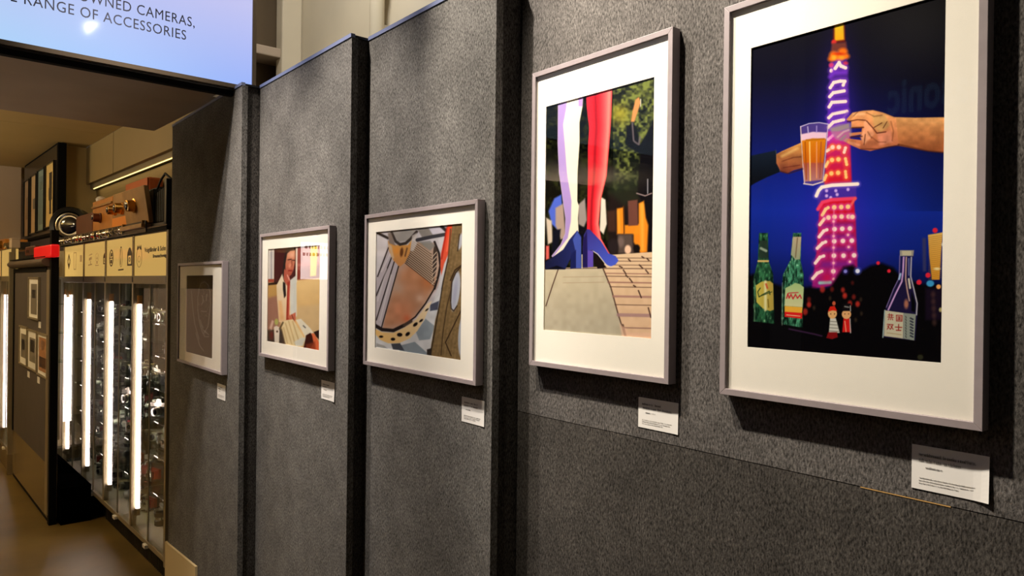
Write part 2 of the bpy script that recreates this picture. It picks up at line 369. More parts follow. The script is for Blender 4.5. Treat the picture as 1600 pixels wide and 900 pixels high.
def paint_tower(p):
    p.vgrad([(20, (26, 25, 29)), (120, (18, 18, 34)), (180, (18, 20, 62)), (260, (18, 30, 112)), (330, (20, 42, 150)), (390, (18, 36, 128)), (440, (12, 22, 76)), (470, (8, 8, 20))])
    x = p.U; d = np.exp(-((x - 1308) / 95.) ** 2) * np.clip((p.V - 60) / 200, 0, 1) * .5
    p.C += d[:, None] * np.array([.01, .02, .22]); p.C *= (1 - .25 * np.clip((x - 1390) / 90, 0, 1) * (p.V < 330))[:, None]
    p.glow(1440, 40, 70, (46, 46, 48), .5)
    # tower body
    p.glow(1311, 200, 26, (60, 36, 190), .6, 110); p.glow(1308, 370, 46, (90, 30, 170), .5, 80)
    p.poly([(1301, 70), (1321, 70), (1325, 110), (1328, 210), (1292, 212), (1297, 110)], (70, 36, 130), 4, .95, (96, 44, 190))
    p.poly([(1293, 205), (1328, 205), (1331, 289), (1288, 291)], (180, 40, 140), 3, 1, (214, 24, 40))
    p.poly([(1302, 36), (1320, 33), (1321, 66), (1301, 68)], (96, 30, 26), 3); p.poly([(1304, 38), (1318, 36), (1319, 62), (1304, 64)], (214, 186, 46), 3, 1, (236, 170, 30))
    p.disc(1303, 66, 4, 4, (210, 50, 50), 3); p.poly([(1300, 68), (1322, 66), (1324, 80), (1298, 82)], (110, 56, 50), 4)
    for a in ((1303, 86, 7), (1317, 81, 7), (1299, 92, 5), (1322, 88, 5), (1311, 90, 7)): p.disc(a[0], a[1], a[2], a[2] * .8, (242, 116, 28), 5)
    p.disc(1303, 90, 4, 4, (255, 170, 50), 4); p.disc(1315, 90, 5, 3, (255, 160, 40), 4); p.disc(1311, 84, 8, 2, (206, 60, 20), 3)
    p.disc(1299, 102, 4, 4, (206, 60, 120), 3); p.disc(1321, 99, 4, 3, (200, 50, 80), 3)
    W = (255, 226, 222)
    def band(pts, w=4.6, col=W, halo=(150, 80, 230)):
        p.line(pts, w + 5, halo, 6, .6); p.line(pts, w, col, 1.6)
        for a, b in zip(pts[:-1], pts[1:]):
            n = max(1, int(math.hypot(a[0] - b[0], a[1] - b[1]) / 3.4))
            for k in range(n + 1): p.disc(a[0] + (b[0] - a[0]) * k / n, a[1] + (b[1] - a[1]) * k / n, w * .56, w * .56, col, 1.2)
    band([(1299, 111), (1299, 110)]); band([(1305, 107), (1311, 98), (1314, 103), (1321, 106)])
    p.line([(1297, 120), (1303, 114), (1321, 113)], 6, (112, 52, 200), 5)
    for q in ([(1297.3, 137), (1302.7, 129), (1313, 126.7), (1320, 127), (1317.5, 133)], [(1296.5, 151), (1302, 145), (1319, 142)],
              [(1295.5, 167), (1300, 160), (1321, 158.5)], [(1295, 184), (1301, 178), (1323, 174)], [(1294, 199), (1302, 191), (1318, 187)]): band(q, 4.4)
    p.line([(1296, 175), (1322, 166)], 4, (90, 40, 190), 4)
    band([(1294, 218), (1301, 212)], 4, (250, 190, 230)); p.glow(1308, 214, 12, (220, 60, 170), .6)
    red = (255, 120, 60)
    for rw, big in (([(1292, 236, 1301, 230), (1301, 230), (1310.6, 230), (1321, 231, 1319, 238)], (255, 214, 196)),
               ([(1290, 260, 1294, 253), (1300, 250), (1310, 249), (1321, 248, 1323, 257)], (255, 206, 130)),
               ([(1288, 281, 1291, 274), (1299, 271), (1309.5, 270), (1321, 268, 1322, 277)], (255, 200, 120))):
        for q in rw:
            if len(q) == 4: band([q[:2], q[2:]], 4, big, red)
            else: p.disc(*q, 5.5, 5.5, red, 4, .7); p.disc(*q, 3.4, 3.4, big, 1.6)
    # main deck
    p.poly([(1278, 306), (1287, 294), (1338, 290), (1338, 308), (1284, 318), (1277, 326)], (70, 46, 168), 3)
    p.line([(1275.5, 306), (1279, 298), (1284, 292.5), (1300, 289.5), (1340, 287.5)], 9, (150, 120, 230), 5, .6); p.line([(1275.5, 306), (1279, 298), (1284, 292.5), (1300, 289.5), (1340, 287.5)], 5.4, (255, 240, 232), 1.4)
    for a in ((1291.5, 298), (1306, 298), (1325, 296), (1291.5, 306), (1298, 309), (1308, 304)): p.disc(*a, 2.4, 2.6, (206, 170, 250), 2)
    p.poly([(1281, 322), (1288, 314), (1334, 310), (1337, 345), (1340, 425), (1312, 445), (1268, 452), (1276, 390)], (214, 20, 44), 3, 1, (150, 30, 130))
    for y in (352, 370, 390, 413): p.poly([(1284, y - 4), (1334, y - 5), (1336, y + 4), (1282, y + 5)], (110, 34, 160), 7, .6)
    p.line([(1278, 327), (1285, 316), (1300, 312), (1336, 310)], 5.5, (242, 66, 108), 2.4); p.line([(1336, 310), (1330, 320)], 4, (240, 90, 90), 2)
    def dot(a, b, r=3.6, col=(255, 228, 226), halo=(230, 90, 190)): p.disc(a, b, r + 2.4, r + 2.4, halo, 4, .6); p.disc(a, b, r, r, col, 1.6)
    rows = (([(1285, 336), (1290, 327), (1294, 324.5)], [(1303.5, 324), (1314.5, 323.5), (1325, 323)], (255, 210, 150)),
            ([(1281, 351), (1288, 342)], [(1294.5, 340), (1304, 339), (1315, 338.5), (1326, 338.5), (1332, 339)], (255, 216, 190)),
            ([(1280, 370), (1287, 361), (1292, 359)], [(1304, 358), (1316, 357.5), (1328, 357)], W),
            ([(1277, 388), (1285, 380), (1290, 378)], [(1303.5, 377), (1317, 376.5), (1331, 376)], W),
            ([(1274, 411), (1281, 402), (1287, 400)], [(1303, 399.5), (1318, 399.5), (1334.5, 399)], W),
            ([(1270, 435), (1277, 427), (1284, 424)], [(1302, 424)], W))
    for bl, ds, c in rows:
        band(bl, 4.4, c, (220, 70, 170))
        for a in ds: dot(*a, col=c)
    for a in ((1302.5, 346), (1302.5, 369), (1325, 367), (1302.5, 387), (1326, 386), (1302.5, 411), (1328, 409), (1302.5, 436)): dot(*a, r=2., col=(255, 190, 200))
    p.line([(1303, 325), (1302, 430)], 1.6, (250, 150, 190), 2, .6)
    # dark tree line
    tr = [(1160, 432), (1178, 428), (1200, 440), (1235, 452), (1266, 448), (1284, 452), (1298, 447), (1308, 432), (1318, 417), (1332, 414), (1345, 424), (1360, 415), (1378, 411), (1396, 418), (1410, 434), (1440, 444), (1485, 446), (1485, 580), (1160, 560)]
    p.poly(tr, (9, 8, 11), 6)
    dot(1321, 424, 2.8, (130, 130, 220), (50, 40, 130)); dot(1340, 423.5, 3.4, (225, 232, 255), (90, 110, 230))
    p.line([(1281, 442), (1297, 441)], 5, (150, 205, 205), 3); p.glow(1292, 434, 8, (220, 20, 70), .6)
    for a in ((1264, 468, 3, .4), (1264, 476, 3.4, .8), (1285, 452, 4, .7), (1317, 453, 3, .7), (1320, 462, 3.6, .8), (1334, 464, 3, .5), (1340, 475, 3.4, .8), (1258, 487, 4, .7), (1328, 474, 3.4, .7), (1332, 442, 2.4, .3), (1300, 452, 3, .4)): p.disc(a[0], a[1], a[2], a[2] * 1.3, (206, 52, 42), 3, a[3])
    for a in ((1272, 481), (1297, 466), (1345, 468), (1346, 490), (1337, 500)): p.disc(*a, 2, 3, (90, 70, 50), 3, .5)
    # city lights at the right
    p.poly([(1441, 372), (1447, 372), (1447, 424), (1442, 424)], (52, 54, 104), 3); p.poly([(1446, 450), (1480, 450), (1480, 500), (1446, 500)], (24, 16, 32), 5)
    p.poly([(1450, 367), (1473, 363), (1470.5, 393), (1468, 437), (1456, 437), (1452, 400)], (222, 178, 92), 1.6, 1, (214, 150, 48))
    for k in range(22): p.line([(1451, 371 + k * 3.1), (1472, 368 + k * 3.1)], .9, (160, 110, 40), .8, .6)
    p.disc(1464, 420, 5, 2, (240, 222, 160), 2)
    for a in ((1461, 360, 4), (1450, 430, 4), (1436, 441, 4), (1372, 411, 2.8), (1389, 423.5, 2.8)): p.disc(a[0], a[1], a[2], a[2], (226, 38, 62), 1.6)
    p.disc(1453.5, 443, 6, 5, (62, 158, 216), 2); p.disc(1466.5, 448, 3.6, 3.6, (240, 170, 100), 1.6); p.disc(1474, 382, 3, 3.4, (190, 200, 200), 1.6); p.disc(1470, 484, 3, 3.6, (168, 160, 110), 2)
    for k in range(5): p.disc(1458 + k * .5, 460 + k * 11, 3.4, 4.6, (84, 56, 52), 4, .6)
    # green bottle 1
    nA = p.noise(1.6, 31, 3.2); nB = p.noise(4.2, 32, 1.6); nC = p.noise(1.3, 33)
    def bottle(poly, col, hi, seed):
        xc = np.mean([a[0] for a in poly]); hw = (max(a[0] for a in poly) - min(a[0] for a in poly)) / 2
        def fn(i):
            e = np.abs((p.U[i] - xc) / hw); g = np.clip(nA[i] * .6 + nB[i] * .7 + nC[i] * .2 - .28, 0, 1)
            g = np.clip(g - .35 * e ** 3, 0, 1)[:, None]; h = np.clip(nA[i] * 1.2 + nC[i] * .6 - 1.32, 0, 1)[:, None] * 1.5
            c = np.array([10, 30, 22]) * (1 - g) + np.array(col) * g; return np.clip(c + (np.array(hi) - c) * np.clip(h, 0, 1), 0, 255) / 255
        p.region(poly, fn, 1.4)
        q = np.array(poly); p.line([(q[:, 0].min() + 2, q[:, 1].max() - 4), (q[:, 0].min() + 2.4, q[:, 1].max() - 70)], 1.2, hi, 1.6, .45)
    bottle([(1186, 364), (1200, 364), (1201, 408), (1208, 428), (1210, 506), (1177, 502), (1177, 436), (1184, 408)], (58, 128, 84), (176, 214, 170), 1)
    p.poly([(1187, 376), (1199, 376), (1200, 404), (1186, 404)], (38, 52, 44), 1.4, .9); p.line([(1185, 408), (1200, 408)], 3, (206, 178, 110), 1.4); p.line([(1189, 388), (1197, 392)], 4, (140, 158, 140), 2)
    p.poly([(1181, 446), (1190, 440), (1203, 439), (1208, 443), (1209, 484), (1203, 486), (1192, 482), (1182, 472)], (196, 184, 80), 1.4, 1, (172, 150, 70), (1, 0))
    p.line([(1196, 440), (1196, 484)], 4, (216, 214, 160), 3); p.line([(1188, 450), (1184, 456), (1186, 464), (1192, 460), (1202, 455), (1203, 460)], 1.6, (44, 70, 40), 1); p.line([(1197, 444), (1199, 450)], 3, (190, 90, 60), 1.6)
    p.line([(1190, 462), (1206, 456)], 1.4, (60, 76, 40), 1); p.line([(1200, 468), (1201, 480)], 2, (120, 104, 40), 1.4)
    # green bottle 2
    bottle([(1239, 364), (1252, 364), (1251, 408), (1256, 430), (1254, 512), (1220, 506), (1223, 430), (1235, 406)], (96, 196, 150), (214, 246, 220), 2)
    p.poly([(1239, 370), (1252, 370), (1250, 405), (1243, 406), (1236, 398)], (184, 168, 140), 1.4, 1, (150, 160, 130)); p.line([(1246, 372), (1243, 402)], 1.6, (120, 100, 76), 1.4)
    p.poly([(1227, 450), (1236, 446), (1242, 442), (1250, 444), (1256, 449), (1254, 480), (1226, 478)], (160, 190, 128), 1.4, 1, (206, 206, 160))
    p.poly([(1226, 478), (1254, 480), (1253, 490), (1226, 488)], (232, 174, 60), 1.4); p.poly([(1226, 487), (1254, 489), (1253, 498), (1226, 495)], (214, 34, 34), 1.2); p.line([(1229, 492), (1250, 494)], 1.2, (240, 190, 150), 1)
    q = [(1229, 466), (1231, 459), (1233, 466), (1236, 460), (1239, 467), (1243, 460), (1246, 466), (1250, 461), (1252, 466)]; p.line(q, 1.8, (190, 30, 50), 1.1); p.line([(1232, 458), (1247, 457)], 1.4, (190, 40, 60), 1)
    p.line([(1233, 514), (1272, 522), (1284, 525)], 2.2, (70, 40, 80), 2, .8)
    # clear bottle
    cb = [(1406, 391), (1428, 391), (1427, 402), (1425, 404), (1424, 432), (1428, 452), (1434, 474), (1433, 496), (1430, 532), (1380, 527), (1383, 484), (1396, 452), (1404, 434), (1406, 402)]
    p.poly(cb, (34, 28, 74), 1.4, .8); p.poly([(1406, 391), (1428, 391), (1427, 400), (1406, 400)], (150, 148, 142), 1.2); p.poly([(1409, 392), (1424, 392), (1424, 399), (1410, 399)], (190, 184, 158), 1)
    for q, c, wd in (([(1406, 400), (1405, 434), (1396, 452), (1385, 480)], (128, 110, 170), 1.4), ([(1412, 402), (1411, 424), (1409, 440), (1400, 458), (1388, 484)], (206, 164, 226), 2.4), ([(1416, 402), (1415, 436), (1418, 456), (1421, 470)], (196, 160, 150), 2.), ([(1424, 402), (1423, 432), (1428, 452), (1433, 474), (1432, 492)], (190, 190, 206), 1.8), ([(1420, 436), (1422, 450)], (210, 206, 190), 3), ([(1420, 404), (1420, 430)], (120, 130, 190), 1.4), ([(1407, 428), (1405, 436)], (160, 190, 230), 3)): p.line(q, wd, c, 1.4)
    p.disc(1416, 475, 3.4, 7, (170, 110, 90), 3); p.poly([(1424, 455), (1430, 472), (1430, 488), (1424, 486)], (8, 10, 14), 2)
    p.poly([(1383, 485), (1412, 489), (1411, 529), (1381, 525)], (198, 194, 170), 1.2); p.poly([(1412, 489), (1431, 491), (1428.5, 532), (1411, 529)], (140, 150, 142), 1.2)
    p.line([(1382.5, 485), (1379.5, 527)], 1.8, (150, 176, 178), 1)
    R_ = (150, 34, 36)
    def st(x, y, segs, w=1.3, sc=1.):
        for s in segs: p.line([(x + a * sc, y + b * sc) for a, b in s], w, R_, .8)
    st(1405, 497, [[(-4.5, -4.6), (4.5, -4), (4.3, 5), (-4.6, 4.4), (-4.5, -4.6)], [(-2.4, -2), (2.4, -1.7)], [(-2.4, .2), (2.4, .5)], [(-2.8, 2.6), (2.8, 2.8)], [(0, -2), (0, 2.6)]])
    st(1404, 512, [[(-5, -1), (5, -.4)], [(0, -5), (0, 4)], [(-3.6, 4), (3.6, 4.3)]], 1.6)
    st(1391.5, 495, [[(-4, -3), (4, -2.4)], [(-4.6, .4), (4.6, 1)], [(-2, -5), (-2, 1)], [(1.6, -4), (1.6, 1)], [(-3.6, 4.6), (-2.4, 2.6)], [(0, 4.6), (0, 2.6)], [(3.4, 5), (2.2, 2.8)]], 1.2)
    st(1391, 510, [[(-4.6, -3.4), (-.6, -3)], [(-1, -3), (-4.6, 4.4)], [(-4.2, -1), (-.6, 4)], [(.6, -3), (4.4, -2.6)], [(4.2, -2.6), (.4, 4.6)], [(.8, -1), (4.6, 4.6)]], 1.3)
    p.line([(1386, 520), (1408, 523)], 1, (150, 120, 80), 1, .7)
    for k in range(8): p.line([(1415, 494 + k * 4.4), (1416, 496.6 + k * 4.4)], 1.4, (70, 74, 70), .8)
    for k in range(7): p.line([(1422.6, 497 + k * 4.6), (1426.4, 499 + k * 4.6)], 2.4, (50, 54, 70), 1)
    # dolls
    p.poly([(1297, 497), (1306, 497), (1312, 520), (1295, 521)], (206, 208, 200), 1.4); 
    for k in range(4): p.line([(1297 - k * .4, 502 + k * 5), (1308 + k, 503 + k * 5)], 1, (110, 110, 100), 1)
    p.poly([(1294, 519), (1308, 519), (1309, 527), (1300, 530), (1291, 528)], (130, 20, 24), 1.6); p.disc(1300.6, 490, 7, 8, (226, 176, 116), 1.2); p.poly([(1293.5, 487), (1297, 479), (1304, 478), (1308, 486), (1301, 485)], (210, 36, 24), 1.2); p.disc(1303, 474, 2.6, 3.4, (196, 90, 60), 1.4)
    p.poly([(1318, 497), (1327, 497), (1330, 519), (1316, 519)], (208, 30, 30), 1.4); p.line([(1328, 498), (1329, 520)], 1.6, (190, 180, 180), 1.2); p.line([(1320, 502), (1322, 518)], 1.6, (250, 150, 120), 1.2)
    p.disc(1322.6, 491, 7.2, 7.4, (226, 172, 116), 1.2); p.poly([(1317, 475), (1329, 474), (1330, 486), (1316, 486)], (18, 16, 20), 1.4); p.line([(1320, 479), (1326, 480)], 2, (130, 130, 130), 1.4); p.line([(1328.6, 478), (1329, 486)], 1.4, (170, 170, 170), 1)
    for a in (1298, 1304, 1320, 1326): p.disc(a, 490.5, .7, .9, (40, 24, 20), .8)
    p.disc(1438, 558, 4.6, 4, (60, 62, 40), 2, .7)
    # left hand with a beer glass
    p.poly([(1170, 244), (1212, 235), (1216, 250), (1220, 268), (1198, 277), (1180, 286), (1170, 292)], (22, 32, 48), 1.6, 1, (10, 12, 18))
    p.line([(1212, 235), (1219, 268)], 1.6, (50, 60, 80), 1.2)
    p.poly([(1213, 241), (1222, 236), (1240, 228), (1254, 222), (1256, 262), (1240, 266), (1230, 271), (1220, 268), (1213, 255)], (222, 160, 84), 1.4, 1, (140, 66, 50))
    p.line([(1222, 252), (1240, 246), (1252, 245)], 1.6, (120, 60, 40), 1.6, .8); p.line([(1224, 262), (1250, 258)], 1.4, (110, 44, 36), 1.4, .8); p.line([(1222, 244), (1246, 232)], 4, (240, 196, 120), 4, .7)
    g = [(1250, 197), (1260, 194), (1280, 192), (1294, 193), (1290, 240), (1286, 284), (1270, 289), (1256, 287), (1253, 250)]
    p.poly(g, (92, 70, 150), 1.4, .75); p.poly([(1251, 217), (1270, 214), (1291, 215), (1287, 255), (1253, 256)], (214, 130, 22), 1.6, 1, (196, 96, 20)); p.poly([(1253, 254), (1287, 254), (1285, 281), (1257, 284)], (176, 84, 60), 2, .9, (190, 130, 120))
    p.poly([(1251, 210), (1270, 206), (1292, 207), (1291, 217), (1270, 216), (1252, 220)], (228, 192, 218), 2); p.line([(1260, 219), (1288, 217)], 2.4, (180, 110, 20), 1.4)
    for q, c, wd in (([(1251, 198), (1254, 250), (1257, 286)], (226, 206, 200), 1.4), ([(1294, 194), (1290, 240), (1286, 282)], (210, 200, 220), 1.3), ([(1251, 198), (1264, 193), (1280, 191.5), (1294, 194)], (206, 196, 232), 1.4), ([(1256, 287), (1270, 289), (1286, 284)], (240, 220, 210), 2), ([(1265, 222), (1266, 282)], (250, 210, 120), 2), ([(1258, 222), (1260, 280)], (150, 70, 14), 1.6), ([(1276, 222), (1276, 278)], (236, 160, 110), 1.6), ([(1283, 222), (1281, 278)], (150, 70, 50), 1.4), ([(1262, 198), (1263, 208)], (190, 180, 226), 1.6), ([(1276, 197), (1276, 207)], (170, 150, 220), 1.6)): p.line(q, wd, c, 1.2, .9)
    # right arm and hand with a small cup
    p.poly([(1398, 183), (1430, 184), (1482, 183), (1482, 239), (1450, 236), (1400, 227)], (206, 150, 94), 1.4, 1, (176, 96, 56))
    hnd = [(1322, 187), (1332, 176), (1348, 173), (1364, 172), (1380, 176), (1400, 184), (1404, 227), (1388, 229), (1372, 233), (1360, 236), (1344, 233), (1330, 227), (1318, 220), (1322, 216), (1346, 219), (1346, 210), (1328, 213), (1326, 208), (1346, 206), (1347, 200), (1330, 200), (1330, 190)]
    p.poly(hnd, (212, 150, 96), 1.3, 1, (196, 110, 76))
    p.poly([(1350, 186), (1362, 196), (1366, 210), (1350, 226), (1344, 214), (1350, 200)], (232, 160, 120), 3, .9); p.poly([(1362, 178), (1384, 180), (1390, 196), (1376, 208), (1366, 200)], (186, 148, 92), 4, .8); p.poly([(1370, 208), (1392, 204), (1394, 222), (1374, 228)], (224, 142, 112), 4, .9)
    for q, wd in (([(1324, 190), (1340, 187), (1352, 188)], 1.8), ([(1328, 200), (1349, 199)], 2), ([(1328, 214), (1347, 213)], 1.8), ([(1354, 189), (1364, 200), (1370, 208), (1384, 206)], 1.8), ([(1366, 199), (1378, 192)], 1.4), ([(1350, 226), (1352, 210)], 1.2), ([(1386, 190), (1380, 200)], 1.2)): p.line(q, wd, (76, 34, 24), 1.4, .85)
    p.line([(1334, 179), (1350, 178)], 4, (240, 180, 130), 3, .8); p.line([(1326, 222), (1342, 227)], 4, (236, 160, 120), 3, .8); p.line([(1430, 190), (1480, 192)], 4, (216, 160, 104), 5, .5)
    ns = p.noise(9, 35, .8); nf = p.noise(2.6, 36)
    def skin(i):
        t = np.clip((p.V[i] - 172) / 64, 0, 1)[:, None]; m = (ns[i] * .8 + nf[i] * .2)[:, None]; return np.clip(p.C[i] * (1.2 - .3 * t) * (.84 + .28 * m), 0, 1)
    p.region([(1398, 184), (1482, 184), (1482, 238), (1450, 235), (1404, 226)], skin, 2); p.region([(1340, 176), (1364, 173), (1400, 185), (1404, 226), (1372, 232), (1344, 232), (1322, 221), (1347, 214), (1348, 198), (1330, 196), (1330, 186)], skin, 2)
    for q, wd, a_ in (([(1354, 176), (1366, 182), (1378, 180)], 1.4, .5), ([(1392, 190), (1396, 205), (1394, 220)], 1.6, .4), ([(1362, 214), (1372, 222), (1384, 222)], 1.3, .5), ([(1356, 206), (1362, 216)], 1.2, .6), ([(1404, 226), (1450, 236), (1480, 239)], 3, .6), ([(1345, 233), (1372, 233), (1404, 227)], 2.4, .6), ([(1340, 175), (1334, 181)], 1.2, .5)): p.line(q, wd, (70, 32, 20), 2, a_)
    p.region([(1213, 241), (1254, 224), (1256, 262), (1230, 271), (1220, 268)], skin, 2); p.line([(1220, 268), (1232, 271), (1254, 264)], 2.4, (60, 26, 22), 2, .6)
    p.poly([(1294, 200), (1310, 194), (1330, 192), (1331, 210), (1322, 222), (1306, 218)], (170, 150, 166), 3, .55); p.poly([(1298, 201), (1326, 193), (1327, 200), (1310, 205), (1300, 205)], (156, 144, 140), 2, .8); p.line([(1309, 214), (1318, 206), (1326, 203)], 3, (210, 170, 180), 1.6, .8); p.line([(1314, 218), (1321, 212)], 3, (150, 130, 140), 2); p.line([(1324, 176), (1318, 184)], 3, (140, 90, 200), 3, .8)

def paint_legs(p):
    n1 = p.noise(7, 1, 1.2); n2 = p.noise(16, 2); n3 = p.noise(3.4, 4)
    g = np.clip((n1 * .5 + n2 * .35 + n3 * .5 - .52) * 2.3, 0, 1)[:, None]
    p.C = np.array([20, 24, 20]) / 255 * (1 - g) + np.array([112, 122, 58]) / 255 * g
    left = (p.U < 958)[:, None] & True; p.C = np.where(left, p.C * .33, p.C)
    p.glow(968, 178, 16, (170, 156, 40), .6); p.glow(1004, 140, 20, (120, 130, 60), .4)
    p.poly([(950, 300), (1022, 290), (1022, 400), (950, 400)], (30, 22, 22), 8); p.poly([(950, 270), (1000, 270), (1000, 312), (975, 322), (950, 300)], (34, 44, 30), 10, .6)
    # figure in black at the right
    p.poly([(979, 200), (990, 190), (1000, 226), (1012, 206), (1022, 188), (1022, 398), (1014, 398), (1008, 330), (996, 300), (1000, 240), (984, 232), (978, 222)], (16, 15, 19), 3)
    p.poly([(989, 172), (993, 156), (998, 152), (1001, 160), (997, 172), (991, 190), (986, 190)], (216, 140, 84), 2.4); p.line([(1001, 155), (1001, 166)], 1.4, (200, 200, 180), 1.2); p.line([(988, 192), (990, 220), (998, 226), (1000, 214)], 2.4, (100, 90, 96), 2); p.line([(1012, 280), (1012, 302)], 1.4, (170, 170, 180), 1.2); p.line([(995, 302), (1008, 306), (1018, 302)], 1.8, (150, 130, 130), 1.4)
    # orange market stall
    O_ = (246, 146, 36)
    for q in ([(964, 326), (974, 324), (976, 366), (964, 366)], [(976, 352), (1000, 350), (1000, 366), (976, 366)], [(998, 318), (1006, 314), (1009, 340), (1013, 352), (1011, 394), (1001, 396), (990, 378), (990, 362), (998, 350)]): p.poly(q, O_, 3, .95)
    p.line([(1003, 320), (1004, 390)], 5, (255, 180, 70), 5, .8); p.line([(966, 330), (968, 362)], 3, (255, 170, 60), 4, .8); p.line([(974, 322), (975, 366)], 1.4, (90, 50, 20), 1.4)
    p.poly([(981, 314), (996, 312), (997, 352), (982, 353)], (108, 66, 56), 2.4); p.poly([(965, 366), (988, 366), (990, 396), (966, 396)], (86, 72, 66), 4); p.disc(981, 390, 5, 7, (244, 200, 170), 2.4); p.disc(995, 388, 5, 6, (22, 18, 18), 2.4); p.disc(970, 378, 5, 8, (130, 110, 104), 4, .7); p.disc(958, 385, 8, 12, (40, 32, 34), 4)
    p.poly([(948, 330), (962, 328), (962, 362), (950, 362)], (70, 44, 34), 4, .8)
    # distant people at the left
    p.poly([(857, 330), (866, 310), (877, 304), (880, 340), (872, 360), (862, 350)], (76, 100, 206), 3); p.poly([(868, 325), (880, 318), (884, 372), (876, 374), (868, 352)], (168, 146, 134), 3); p.poly([(853, 340), (862, 345), (864, 378), (856, 382)], (206, 190, 170), 3); p.poly([(864, 360), (876, 358), (872, 392), (862, 398)], (16, 18, 30), 3); p.poly([(853, 384), (858, 384), (858, 404), (853, 406)], (220, 96, 90), 2.4)
    p.poly([(903, 320), (914, 310), (917, 344), (912, 356), (904, 350)], (150, 140, 136), 3); p.poly([(939, 308), (946, 312), (948, 350), (943, 366), (937, 360)], (228, 220, 204), 2.4); p.poly([(903, 352), (916, 356), (916, 380), (906, 372)], (14, 14, 22), 3)
    # legs
    p.poly([(872, 158), (911, 146), (910, 167), (905.5, 191), (905.5, 223), (902.5, 270), (902, 314), (904.5, 322), (903, 341), (904, 362), (890, 385), (864, 403), (862, 400), (876, 382), (883, 365), (883.5, 341), (878, 302), (873.4, 270), (871.5, 225)], (238, 229, 208), 1.3)
    p.poly([(872, 158), (886, 154), (885, 168), (880, 195), (882.8, 227), (886, 270), (893, 314), (892, 346), (887, 372), (864, 402), (862, 400), (876, 382), (883, 365), (883.5, 341), (878, 302), (873.4, 270), (871.5, 225)], (168, 142, 206), 1.8); p.poly([(903, 149), (911, 146), (910, 167), (904, 166)], (172, 140, 204), 2)
    rl = [(916, 145), (957, 132), (955, 180), (953.7, 204), (948, 275), (938.5, 314), (935.6, 350), (939.5, 373), (953, 397), (948, 397), (930, 368), (917, 358), (918.7, 270), (918.7, 231), (920.6, 200), (916.8, 167)]
    xl = np.interp(p.V, [145, 200, 231, 355], [916.5, 920.6, 918.7, 917]); xr = np.interp(p.V, [135, 204, 275, 314, 350, 373, 397], [957, 953.7, 948, 938.5, 935.6, 939.5, 953])
    s = np.clip((p.U - xl) / (xr - xl), 0, 1)
    def rf(i):
        st = [0, .22, .34, .5, .72, .9, 1]; cs = np.array([(222, 40, 56), (214, 36, 48), (150, 22, 34), (232, 40, 52), (246, 82, 86), (248, 130, 120), (232, 70, 72)]) / 255
        return np.stack([np.interp(s[i], st, cs[:, k]) for k in range(3)], 1)
    p.region(rl, rf, 1.3)
    # pavement
    p.poly([(845, 419), (850, 419), (940, 417), (956, 398), (985, 396), (1030, 393), (1030, 540), (845, 520)], (226, 196, 160), 1.4, 1, (214, 178, 146))
    p.poly([(845, 420), (942, 419), (954.4, 449), (965.6, 490), (979, 530), (845, 525)], (200, 188, 160), 1.2, 1, (178, 170, 150))
    m = (n1[:, None] - .5) * .05 * (p.V > 420)[:, None]; p.C += m
    D = (74, 50, 42)
    p.line([(942, 419), (954.4, 449), (965.6, 490), (977.5, 528)], 1.8, D, 1.4); p.line([(973, 508), (978, 528)], 3, D, 2); p.line([(872, 421), (863, 447), (853, 478)], 1.5, D, 1.3); p.line([(845, 420), (942, 419)], 1.3, (90, 74, 70), 1)
    for y, x0, wd, c in ((403, 960, 1, D), (408, 966, 1, D), (414, 955, 1, D), (419.5, 944, 1.4, D), (427, 946, 1.4, (130, 86, 80)), (431.5, 947, 1.2, D), (441, 950, 2, (140, 96, 90)), (448, 953, 1.2, D), (463, 958, 3.4, (160, 118, 112)), (476, 961, 1.2, D), (492, 966, 5.4, (160, 126, 128)), (512, 974, 1.8, (130, 96, 90))):
        p.line([(x0, y), (1024, y + (1.2 if y > 425 else .4))], wd, c, 1.4, .8)
    for a, b in (((974, 422), (978, 428)), ((983.5, 435), (988, 441)), ((997.5, 454), (1002, 465)), ((1009, 422), (1013, 427)), ((1013, 481), (1017, 496)), ((982, 405), (985, 408)), ((1003, 401), (1006, 403)), ((1011, 404), (1014, 407)), ((999, 414), (1004, 419)), ((968, 416), (972, 418)), ((990, 446), (993, 448)), ((978, 430), (981, 433))): p.line([a, b], 2, D, 1.2)
    p.line([(880, 433), (944, 432)], 1, (170, 150, 124), 1.2, .8); p.line([(880, 442), (944, 441)], 1, (170, 150, 124), 1.2, .8); p.poly([(968, 505), (985, 520), (1022, 520), (1022, 545), (975, 545)], (226, 184, 158), 3, .7)
    # shoes
    p.poly([(902, 360), (908, 370), (907, 390), (896, 396), (892, 403), (883, 421), (852, 421), (852, 409), (863, 402), (880, 390), (890, 374)], (24, 26, 56), 1.4, 1, (34, 44, 112), (1, 0)); p.poly([(902, 361), (908, 371), (908.5, 419), (899, 419), (898.6, 390), (895, 374)], (66, 84, 172), 1.4); p.poly([(892, 398), (900, 390), (900, 419), (891, 420)], (26, 32, 86), 1.4)
    p.poly([(853, 421), (870, 415), (884, 420)], (14, 14, 26), 1.4)
    p.poly([(928, 394), (948, 418), (934, 420), (929, 410)], (26, 18, 20), 1.2); p.poly([(917, 358), (922, 359), (939, 377), (951, 396), (962, 400), (966.5, 407), (962, 413), (953, 417), (946, 412), (932, 396), (926, 391), (913, 392), (912, 368)], (56, 50, 132), 1.3, 1, (72, 94, 214), (.6, 1)); p.line([(926, 392), (934, 397), (948, 415), (956, 417)], 1.2, (226, 214, 200), 1)
